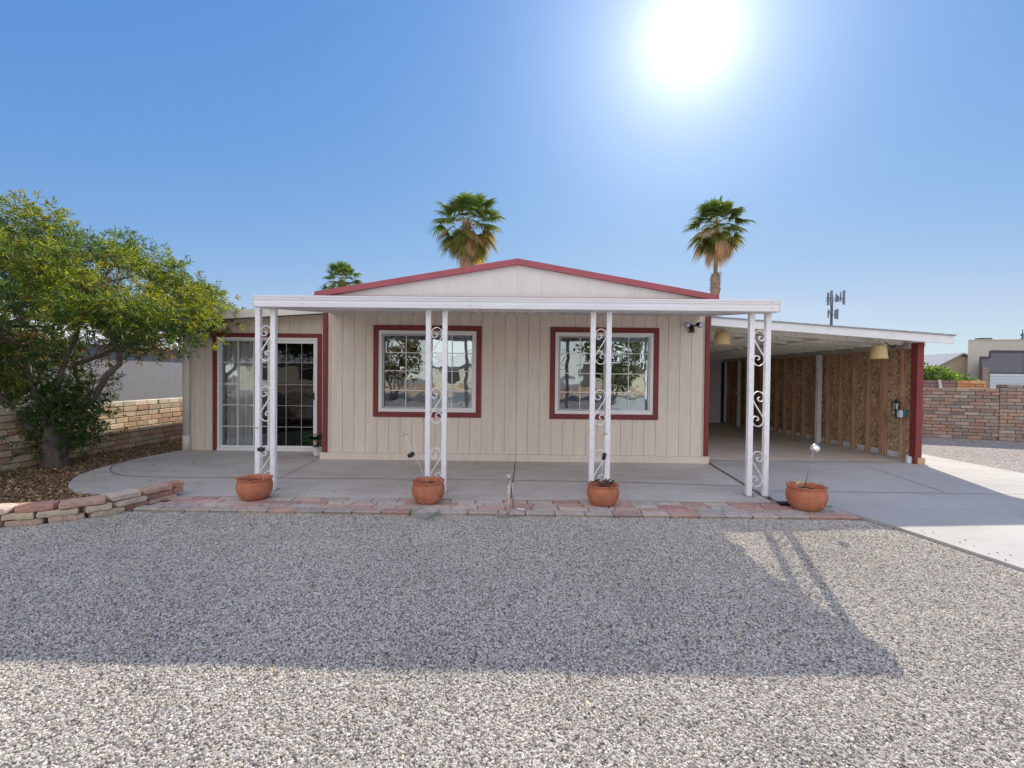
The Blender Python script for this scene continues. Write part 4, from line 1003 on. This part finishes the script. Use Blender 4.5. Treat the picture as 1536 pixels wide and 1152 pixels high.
def shrub_tree():
    rnd = random.Random(11); base = Vector((-7.28, 7.38, 0)); cx, cy = -8.0, 7.55
    t = thing('oleander_tree', 'large spreading multi-trunk oleander tree in front of the tan block wall', 'tree', tuple(base))
    top = [(0, 4.35), (.95, 4.02), (1.6, 3.80), (2.25, 3.42), (2.9, 2.92), (3.3, 2.50), (3.55, 2.25)]
    def ztop(r):
        for (a, za), (b, zb) in zip(top[:-1], top[1:]):
            if r <= b: return za+(zb-za)*(r-a)/(b-a)
        return 2.2
    cl = []
    while len(cl) < 620:
        x = rnd.uniform(-3.6, 3.5); y = rnd.uniform(-2.6, 2.2); r = math.hypot(x, y*1.3)
        if r > 3.45: continue
        zt = ztop(r)-.12; zb = 1.85+.25*math.sin(x*2.3+y)+(.35 if 1.2 < x < 2.8 else 0)+(.15 if r > 2.7 else 0)+(.35 if r < 1.5 else 0)
        if zb > zt-.1: zb = zt-.1
        q = rnd.random(); z = zt-(zt-zb)*(q**1.25)
        # airy gaps in the crown
        if math.sin(x*2.9+1.0)*math.sin(z*3.3+y*1.7) > .42: continue
        if cx+x > -.612*(cy+y)-.14: continue
        cl.append((Vector((cx+x, cy+y, z)), 1.0))
    low = []
    for k in range(48): low.append((Vector((rnd.uniform(-8.9, -6.75), base.y+rnd.uniform(-.7, .9), rnd.uniform(1.25, 2.1))), .95))
    for k in range(62):                                # suckers and leafy shoots around the trunk
        a = rnd.uniform(0, 6.28); r = rnd.uniform(.10, .62)**.9
        p = Vector((base.x+.12+r*math.cos(a)*.85, base.y+.05+r*math.sin(a)*.45, rnd.uniform(.35, 1.25)))
        low.append((p, .8))
    for k in range(26): low.append((Vector((base.x-.9+rnd.gauss(0, .35), base.y-.1+rnd.gauss(0, .3), rnd.uniform(.9, 1.8))), .8))
    cl += low
    # skeleton
    nodes = [base.copy(), base+Vector((.0, 0, .22)), base+Vector((.0, 0, .45))]; par = [-1, 0, 1]; W = [0, 0, 0]
    for (dx, dy, dz, z1) in ((-.55, -.25, 1.0, 1), (-.30, .2, 1.1, 1), (-.12, -.12, 1.2, 1), (.08, .15, 1.2, 1), (.22, -.1, 1.1, 1), (.42, .1, .95, 1), (-.8, .1, .8, 1), (.62, -.12, .8, 1)):
        p = nodes[1 if rnd.random() < .5 else 2]; pi = 1 if p is nodes[1] else 2; cur = p.copy()
        for s in range(7):
            sp = .25 if s else .25
            cur = cur+Vector((dx*sp*(1+.08*s)+rnd.uniform(-.05, .05), dy*sp+rnd.uniform(-.05, .05), dz*sp*(1-.05*s))); nodes.append(cur.copy()); par.append(pi); W.append(0); pi = len(nodes)-1
    tips = []
    for c, wgt in sorted(cl, key=lambda q: (q[0]-base).length):
        best = None; bd = 1e9
        for i, nd in enumerate(nodes):
            dd = (c-nd).length; 
            if nd.z > c.z+.15: dd += 2*(nd.z-c.z)
            dd += .25*(nd-base).length*0
            if i < 2: dd += .2
            if dd < bd: bd = dd; best = i
        a = nodes[best]; k = max(2, int((c-a).length/.16)); pi = best
        sag = Vector((rnd.uniform(-.1, .1), rnd.uniform(-.1, .1), rnd.uniform(-.05, .12)))*(c-a).length
        for s in range(1, k+1):
            u = s/k; p = a.lerp(c, u)+sag*4*u*(1-u)*.5+Vector((rnd.uniform(-.02, .02), rnd.uniform(-.02, .02), rnd.uniform(-.02, .02)))*(s < k)
            nodes.append(p); par.append(pi); W.append(0); pi = len(nodes)-1
        tips.append(pi)
    for i in tips:
        j = i
        while j >= 0: W[j] += 1; j = par[j]
    rad = [max(.0055, .0070*(wv**.385)) for wv in W]; rad[0] = .175; rad[1] = .165; rad[2] = .175
    ch = {}
    for i, p in enumerate(par):
        if p >= 0: ch.setdefault(p, []).append(i)
    m = MB(); stack = [(0, None)]
    while stack:
        i, pr = stack.pop(); path = [nodes[i]] if pr is None else [nodes[pr], nodes[i]]; rr = [rad[i]] if pr is None else [min(rad[pr], rad[i]*1.15), rad[i]]
        cur = i
        while cur in ch:
            ks = sorted(ch[cur], key=lambda q: -W[q])
            for o in ks[1:]: stack.append((o, cur))
            cur = ks[0]; path.append(nodes[cur]); rr.append(rad[cur])
        if len(path) > 1: m.tube(path, rr, 10 if rr[0] > .03 else 5, False)
    m.build('trunk', M['bark'], t)
    # foliage shoots
    cc = []; dd = []; LL = []; WW = []; colr = []
    for (c, wgt) in cl:
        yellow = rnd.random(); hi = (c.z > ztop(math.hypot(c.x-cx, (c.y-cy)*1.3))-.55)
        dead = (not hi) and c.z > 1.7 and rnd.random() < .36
        nsh = int((25 if hi else 19)*wgt)
        if dead: nsh = 12
        for s in range(nsh):
            off = Vector((rnd.gauss(0, .115), rnd.gauss(0, .115), rnd.gauss(0, .09))); p = c+off
            g = Vector((off.x*2, off.y*2, off.z*2+.12+(.1 if hi else 0))).normalized() if off.length > 0 else Vector((0, 0, 1))
            nl = rnd.randint(7, 13)
            for k in range(nl):
                u = rnd.random(); v = Vector((rnd.gauss(0, 1), rnd.gauss(0, 1), rnd.gauss(0, 1))).normalized()
                cc.append(p+g*.10*u); dd.append(g*.9+v*.9)
                LL.append(rnd.uniform(.065, .12)*wgt); WW.append(rnd.uniform(.012, .021))
                if dead: col = (.30, .18, .11) if rnd.random() < .75 else (.12, .14, .04)
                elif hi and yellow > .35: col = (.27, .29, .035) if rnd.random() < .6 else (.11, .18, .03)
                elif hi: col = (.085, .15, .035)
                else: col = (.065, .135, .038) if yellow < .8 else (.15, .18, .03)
                q = rnd.uniform(.7, 1.3); colr.append((col[0]*q, col[1]*q, col[2]*q))
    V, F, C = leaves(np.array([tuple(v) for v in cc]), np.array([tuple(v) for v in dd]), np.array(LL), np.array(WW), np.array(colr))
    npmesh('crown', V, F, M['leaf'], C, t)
shrub_tree()

def bush(name, c, r, n, cols, label, cat='bush', ll=(.10, .2), stems=True):
    t = thing(name, label, cat, (c[0], c[1], 0)); P = []; D = []
    k = RNG.normal(0, 1, (n, 3)); k /= np.linalg.norm(k, axis=1, keepdims=True)
    lump = 1+.22*np.sin(k[:, 0]*5+c[0])*np.sin(k[:, 2]*6+1)+.15*np.sin(k[:, 1]*9+k[:, 2]*4)
    rr = RNG.uniform(.45, 1.0, n)**.5*lump; pos = np.array(c)+k*rr[:, None]*np.array(r); pos[:, 2] = np.maximum(pos[:, 2], .05)
    dirs = k+RNG.normal(0, .8, (n, 3)); cc = np.array(cols)[RNG.integers(0, len(cols), n)]*RNG.uniform(.7, 1.3, (n, 1))
    V, F, C = leaves(pos, dirs, RNG.uniform(ll[0], ll[1], n), RNG.uniform(.4, .6, n)*RNG.uniform(ll[0], ll[1], n), cc)
    npmesh('foliage', V, F, M['leaf'], C, t)
    m = MB()
    for q in range(7):
        a = random.uniform(0, 6.28); m.tube([(c[0]+.1*math.cos(a), c[1]+.1*math.sin(a), 0), (c[0]+r[0]*.4*math.cos(a), c[1]+r[1]*.4*math.sin(a), c[2])], [.04, .015], 6)
    m.build('stem', M['bark'], t); return t
gcol = [(.16, .26, .05), (.10, .19, .04), (.24, .32, .07), (.06, .13, .03)]
bush('garden_bush', (15.1, 17.6, 1.45), (1.15, .7, .58), 4200, gcol, 'bright green bush showing over the dark wall beside the carport post', ll=(.10, .19))
bush('garden_bush', (16.6, 17.6, 1.30), (.50, .5, .42), 1300, gcol, 'smaller green bush in front of the grey garage corner', ll=(.09, .16))

def palm(loc, hc, R_, trunk_r, label, nlive, ndead, boots, seed, lean=0):
    rd = random.Random(seed); t = thing('fan_palm', label, 'palm tree', loc, 'fan palms behind the house')
    top = Vector((loc[0]+lean, loc[1], hc)); V = []; F = []; C = []
    def frond(az, elev, pet, rad, col, dead):
        out = Vector((math.cos(az), math.sin(az), 0)); d0 = out*math.cos(elev)+Vector((0, 0, math.sin(elev)))
        start = top+Vector((0, 0, -.25 if dead else 0))+out*trunk_r*.6
        if dead: start += Vector((0, 0, -rd.uniform(0, .5)))
        pend = start+d0*pet+Vector((0, 0, -.12*pet))
        side = Vector((-math.sin(az), math.cos(az), 0)); nrm = side.cross(d0).normalized()
        # petiole
        w = .022; i = len(V); V.extend([start-side*w, start+side*w, pend+side*w*.6, pend-side*w*.6]); F.append((i, i+1, i+2, i+3)); C.extend([(.22, .17, .07)]*4)
        ns = 30; span = R(118 if not dead else 38)
        tw = rd.uniform(-.35, .35)
        sd = (side*math.cos(tw)+nrm*math.sin(tw)).normalized(); d1 = (d0+Vector((0, 0, -.25))).normalized()
        for k in range(ns):
            a = -span+2*span*k/(ns-1)+rd.uniform(-.02, .02)
            dr = (d1*math.cos(a)+sd*math.sin(a)).normalized(); L = rad*(1-.22*abs(a)/span)*rd.uniform(.88, 1.08)
            q = rd.uniform(.75, 1.25); cA = tuple(x*q for x in col); tipc = (.30*q, .24*q, .10*q) if (rd.random() < .30 and not dead) else cA
            droop = (.10 if not dead else .5)+rd.uniform(0, .12); pw_ = .028
            wd = dr.cross(nrm).normalized(); pts = []
            for u, wf in ((.04, .35), (.38, 1.25), (.68, .95), (1.0, .08)):
                p = pend+dr*L*u+Vector((0, 0, -1))*droop*L*(u**2.6)*1.6
                if u > .9: p += Vector((rd.uniform(-.04, .04), rd.uniform(-.04, .04), -rd.uniform(.0, .10)))
                pts.append((p, wf*pw_*rad/.8*(1.0 if not dead else .8)))
            i = len(V)
            for jj, (p, ww) in enumerate(pts):
                cl_ = cA if jj < 3 else tipc; V.extend([p-wd*ww, p+wd*ww+nrm*ww*.5]); C.extend([cl_, cl_])
            for s in range(3): F.append((i+2*s, i+2*s+1, i+2*s+3, i+2*s+2))
    for k in range(nlive):
        u = (k+.5)/nlive; elev = R(84-u*158+rd.uniform(-10, 10)); az = k*2.39996+rd.uniform(-.2, .2)
        g = rd.uniform(.8, 1.25); c = (.10*g, .165*g, .045*g) if u < .62 else ((.15*g, .17*g, .05*g) if rd.random() < .65 else (.30*g, .22*g, .09*g))
        frond(az, elev, R_*.64*rd.uniform(.75, 1.12), R_*.46*rd.uniform(.85, 1.15), c, False)
    for k in range(ndead):
        az = rd.uniform(0, 6.28); g = rd.uniform(.7, 1.2)
        frond(az, R(rd.uniform(-75, -15)), R_*rd.uniform(.25, .6), R_*.5*rd.uniform(.6, 1.1), (.46*g, .30*g, .18*g), True)
    npmesh('crown', [tuple(v) for v in V], F, M['frond'], np.array(C), t)
    m = MB(); n = 26; pts = []; rs = []
    for i in range(n+1):
        u = i/n; pts.append((loc[0]+lean*u, loc[1], hc*u)); rs.append(trunk_r*(1.25-.35*u if not boots else (2.4 if boots[0]-.3 < hc*u < boots[1] else 1.0))*rd.uniform(.93, 1.07))
    m.tube(pts, rs, 14)
    # old leaf bases
    zlo, zhi = (hc-2.6, hc-.3) if not boots else boots
    for k in range(170):
        z = rd.uniform(zlo, zhi); a = rd.uniform(0, 6.28); x, y = loc[0]+lean*z/hc+trunk_r*.9*math.cos(a), loc[1]+trunk_r*.9*math.sin(a)
        L = rd.uniform(.12, .3)*trunk_r/.2*(2.2 if boots else 1); o = Vector((math.cos(a), math.sin(a), rd.uniform(.5, 1.6))).normalized()*L; s = Vector((-math.sin(a), math.cos(a), 0))*.045
        p = Vector((x, y, z)); m.add([p-s, p+s, p+o+s*.5, p+o-s*.5, p-s+Vector((0, 0, -.05)), p+s+Vector((0, 0, -.05))], [(0, 1, 2, 3), (4, 5, 1, 0), (4, 3, 2, 5)])
    m.build('trunk', M['palmbark'], t); return t
palm((-2.82, 27, 0), 10.3, 1.98, .29, 'large central fan palm rising close behind the roof ridge', 60, 5, None, 3)
palm((12.70, 30, 0), 11.35, 1.95, .125, 'tall slim fan palm with a shaggy brown skirt of dead fronds', 60, 12, (6.9, 8.1), 5)
palm((-12.55, 34, 0), 8.35, 1.52, .22, 'small distant fan palm with only its crown above the roof edge', 44, 5, None, 8)

# ------------------------------------------------------------------ neighbours and far things
t = thing('neighbour_home', 'grey textured neighbouring house with white eaves behind the tan block wall', 'house', (-10.6, 12, 0))
m = MB(); m.hexa([(-10.52, 5, 0), (-9.72, 24, 0), (-13, 24, 0), (-15, 5, 0), (-10.52, 5, 2.20), (-9.72, 24, 2.20), (-13, 24, 2.20), (-15, 5, 2.20)]); m.build('wall', M['nbrwall'], t)
m = MB(); m.hexa([(-10.35, 4.8, 2.21), (-9.55, 24.2, 2.21), (-9.60, 24.2, 2.21), (-10.40, 4.8, 2.21), (-10.35, 4.8, 2.33), (-9.55, 24.2, 2.33), (-9.60, 24.2, 2.33), (-10.40, 4.8, 2.33)]); m.build('gutter', M['white'], t)
m = MB(); m.hexa([(-10.41, 4.8, 2.25), (-9.61, 24.2, 2.25), (-15.5, 24.2, 2.6), (-15.5, 4.8, 2.6), (-10.41, 4.8, 2.31), (-9.61, 24.2, 2.31), (-12.6, 24.2, 3.0), (-13.4, 4.8, 3.0)]); m.build('roof', M['white'], t)
t = thing('gable_house', 'distant beige house with pale gabled roof beyond the green bush', 'house', (43, 45, 0))
m = MB(); a, b, c = (40.4, 3.02), (42.43, 4.12), (46.2, 2.85); m.prism([(40.6, 0), (46.0, 0), (46.0, 2.85), (42.43, 4.02), (40.6, 3.05)], 'y', 45, 60); m.build('wall', M['stucco'], t)
m = MB()
m.hexa([(40.0, 44.6, 2.86), (42.43, 44.6, 4.12), (42.43, 60.5, 4.12), (40.0, 60.5, 2.86), (40.0, 44.6, 2.98), (42.43, 44.6, 4.24), (42.43, 60.5, 4.24), (40.0, 60.5, 2.98)])
m.hexa([(42.431, 44.6, 4.12), (46.6, 44.6, 2.75), (46.6, 60.5, 2.75), (42.431, 60.5, 4.12), (42.431, 44.6, 4.24), (46.6, 44.6, 2.87), (46.6, 60.5, 2.87), (42.431, 60.5, 4.24)])
m.build('roof', M['palemetal'], t)
m = MB(); m.prism([(43.5, 0), (46.5, 0), (46.5, 2.6), (43.5, 3.35)], 'y', 43.2, 44.9); m.build('garage_bay', M['stucco'], t)
m = MB(); m.hexa([(43.2, 42.9, 3.36), (46.9, 42.9, 2.42), (46.9, 45.2, 2.42), (43.2, 45.2, 3.36), (43.2, 42.9, 3.50), (46.9, 42.9, 2.56), (46.9, 45.2, 2.56), (43.2, 45.2, 3.50)]); m.build('bay_roof', M['woodpanel'], t)
m = MB(); m.box(36.5, 40.55, 47, 58, 0, 2.75); m.build('side_wing', M['stucco'], t)
t = thing('grey_garage', 'dark grey garage with stepped top and pale roll door', 'garage', (31, 30, 0))
m = MB(); m.prism([(29.6, 30), (30.149, 30), (36.5, 36.3), (36.0, 36.5)], 'z', 0, 3.05); m.prism([(30.15, 30), (38, 30), (44, 36), (36.6, 36.3)], 'z', 0, 3.42); m.build('wall', M['greypanel'], t)
m = MB(); m.box(29.5, 30.10, 29.93, 29.99, 3.0, 3.12); m.box(30.10, 30.2, 29.93, 29.99, 3.05, 3.47); m.box(30.2, 38.1, 29.93, 29.99, 3.40, 3.52); m.box(29.5, 29.62, 29.93, 29.99, 0, 3.0); m.box(32.35, 32.38, 29.96, 29.99, 2.1, 3.4); m.box(30.1, 38, 29.93, 29.99, 2.03, 2.10); m.build('trim', M['greytrim'], t)
m = MB()
for k in range(11): m.hexa([(30.15, 29.90, k*.185), (36, 29.90, k*.185), (36, 29.98, k*.185), (30.15, 29.98, k*.185), (30.15, 29.94, k*.185+.18), (36, 29.94, k*.185+.18), (36, 29.98, k*.185+.18), (30.15, 29.98, k*.185+.18)])
m.build('roll_door', M['rolldoor'], t)
m = MB(); m.box(29.66, 30.09, 29.92, 29.99, 0, 2.43); m.build('side_panel', M['woodpanel'], t)
t = thing('parapet_building', 'pale tan flat-roofed building behind the grey garage', 'building', (38, 37, 0))
m = MB(); m.prism([(35.5, 37), (38.4, 36.2), (46, 36.2), (50, 46), (44.6, 46)], 'z', 0, 4.72); m.build('wall', M['tan'], t)
m = MB(); m.prism([(35.45, 36.95), (38.4, 36.15), (46.1, 36.15), (50.1, 46.1), (44.5, 46.1)], 'z', 4.721, 4.80); m.build('coping', M['stucco'], t)
m = MB(); m.box(37.0, 37.9, 37.5, 38, 4.81, 5.0); m.build('roof_unit', M['steel'], t)
# cell tower
t = thing('cell_tower', 'dark mobile phone mast with antenna clusters beyond the carport', 'mast', (53.5, 80, 0))
m = MB(); m.tube([(53.6, 80, 0), (53.6, 80, 16.0)], [.24, .19], 14); m.tube([(53.6, 80, 16.0), (53.6, 80, 16.4)], .06, 6); m.build('pole', M['steel'], t)
m = MB()
for x0, x1, z in ((52.3, 55.2, 15.4), (52.3, 55.2, 14.9), (52.7, 54.2, 12.6)): m.tube([(x0, 79.7, z), (x1, 79.7, z)], .05, 6)
m.tube([(52.6, 78.8, 15.2), (53.6, 81.5, 15.2)], .05, 6); m.tube([(54.8, 78.8, 15.2), (53.6, 81.5, 15.2)], .05, 6); m.build('arm', M['steel'], t)
for (x, y, z0, z1, w_) in ((52.45, 79.2, 14.1, 16.2, .17), (52.75, 78.9, 14.0, 16.35, .16), (53.1, 79.3, 14.6, 16.6, .14), (53.75, 79.1, 14.6, 16.0, .1), (54.15, 79.2, 14.7, 15.7, .1), (54.55, 79.2, 14.8, 16.3, .05), (54.95, 79.0, 14.2, 16.55, .2), (55.2, 79.3, 14.7, 16.5, .14), (53.95, 79.5, 11.9, 13.4, .2), (54.2, 79.4, 11.8, 13.5, .14), (52.72, 79.5, 12.0, 13.4, .07), (53.0, 79.5, 12.8, 13.2, .15)):
    m = MB(); m.box(x-w_*.72, x+w_*.72, y-.12, y+.12, z0, z1); m.build('antenna', M['antenna'], t)
t = thing('antenna_mast', 'small distant antenna mast above the pale tan flat-roofed building', 'mast', (64.4, 60, 0))
m = MB(); m.tube([(64.4, 60, 0), (64.4, 60, 8.2)], .06, 8); m.build('pole', M['steel'], t)
for k, z in enumerate((7.0, 7.5)):
    m = MB(); m.tube([(64.1, 60, z), (64.4, 60, z), (64.9, 60, z)], .05, 6); m.tube([(64.35+.2*math.cos(a_*.5), 59.9, z+.2*math.sin(a_*.5)) for a_ in range(13)], .05, 6); m.build('dipole', M['steel'], t)

# ------------------------------------------------------------------ across the street (seen mirrored in the windows)
def far_home(x0, x1, y, mat, label):
    t = thing('neighbour_home', label, 'house', ((x0+x1)/2, y, 0)); d = 8
    m = MB(); m.box(x0, x1, y-d, y, 0, 2.6); m.build('wall', M[mat], t)
    m = MB(); xm = (x0+x1)/2; m.prism([(x0-.5, 2.6), (x1+.5, 2.6), (xm, 3.7)], 'y', y-d-.3, y+.6); m.build('roof', M['white'], t)
    for k in range(2):
        xx = x0+(x1-x0)*(.28+.42*k); m = MB(); m.box(xx-.7, xx+.7, y+.001, y+.05, 1.0, 2.1); m.build('window', M['dark'], t)
    m = MB(); m.box(x1+.1, x1+4.6, y-6, y+.4, 2.5, 2.65); m.build('carport_roof', M['white'], t)
    for xx in (x1+1.5, x1+4.4): m = MB(); m.box(xx, xx+.12, y+.1, y+.22, 0, 2.499); m.build('post', M['white'], t)
    return t
far_home(-7.5, -.5, -25, 'tan', 'white-roofed house across the street mirrored in the left window')
far_home(7, 15, -26, 'stucco', 'beige house across the street mirrored in the right window')
far_home(-26, -17, -26, 'stucco', 'beige house across the street behind the left kerb')
block_wall('block_wall', [(-20, -21.5), (16, -21.5)], .75, .15, .5, .2, tanb, 'low tan block wall across the street', 'wall')
dg = [(.05, .09, .03), (.035, .07, .025), (.09, .12, .04)]
bush('street_tree', (-7.1, -11, 2.9), (1.5, 1.5, 1.8), 2600, [(.20, .15, .08), (.14, .13, .06), (.26, .20, .11)], 'thin brownish tree across the street mirrored in a front window', 'tree', (.15, .3))
bush('street_tree', (5.9, -11.5, 2.9), (1.7, 1.6, 1.8), 3200, [(.10, .13, .05), (.15, .15, .07), (.07, .10, .04)], 'dark leafy tree across the street mirrored in the right window', 'tree', (.15, .3))
bush('street_tree', (-.9, -20, 2.6), (1.0, 1.4, 2.2), 5000, dg, 'slender dark tree beside the low wall across the street', 'tree', (.15, .3))
bush('street_tree', (-22, -12, 3.0), (2.6, 2.0, 2.4), 7000, dg, 'wide dark tree across the street mirrored in the sliding door', 'tree', (.15, .3))
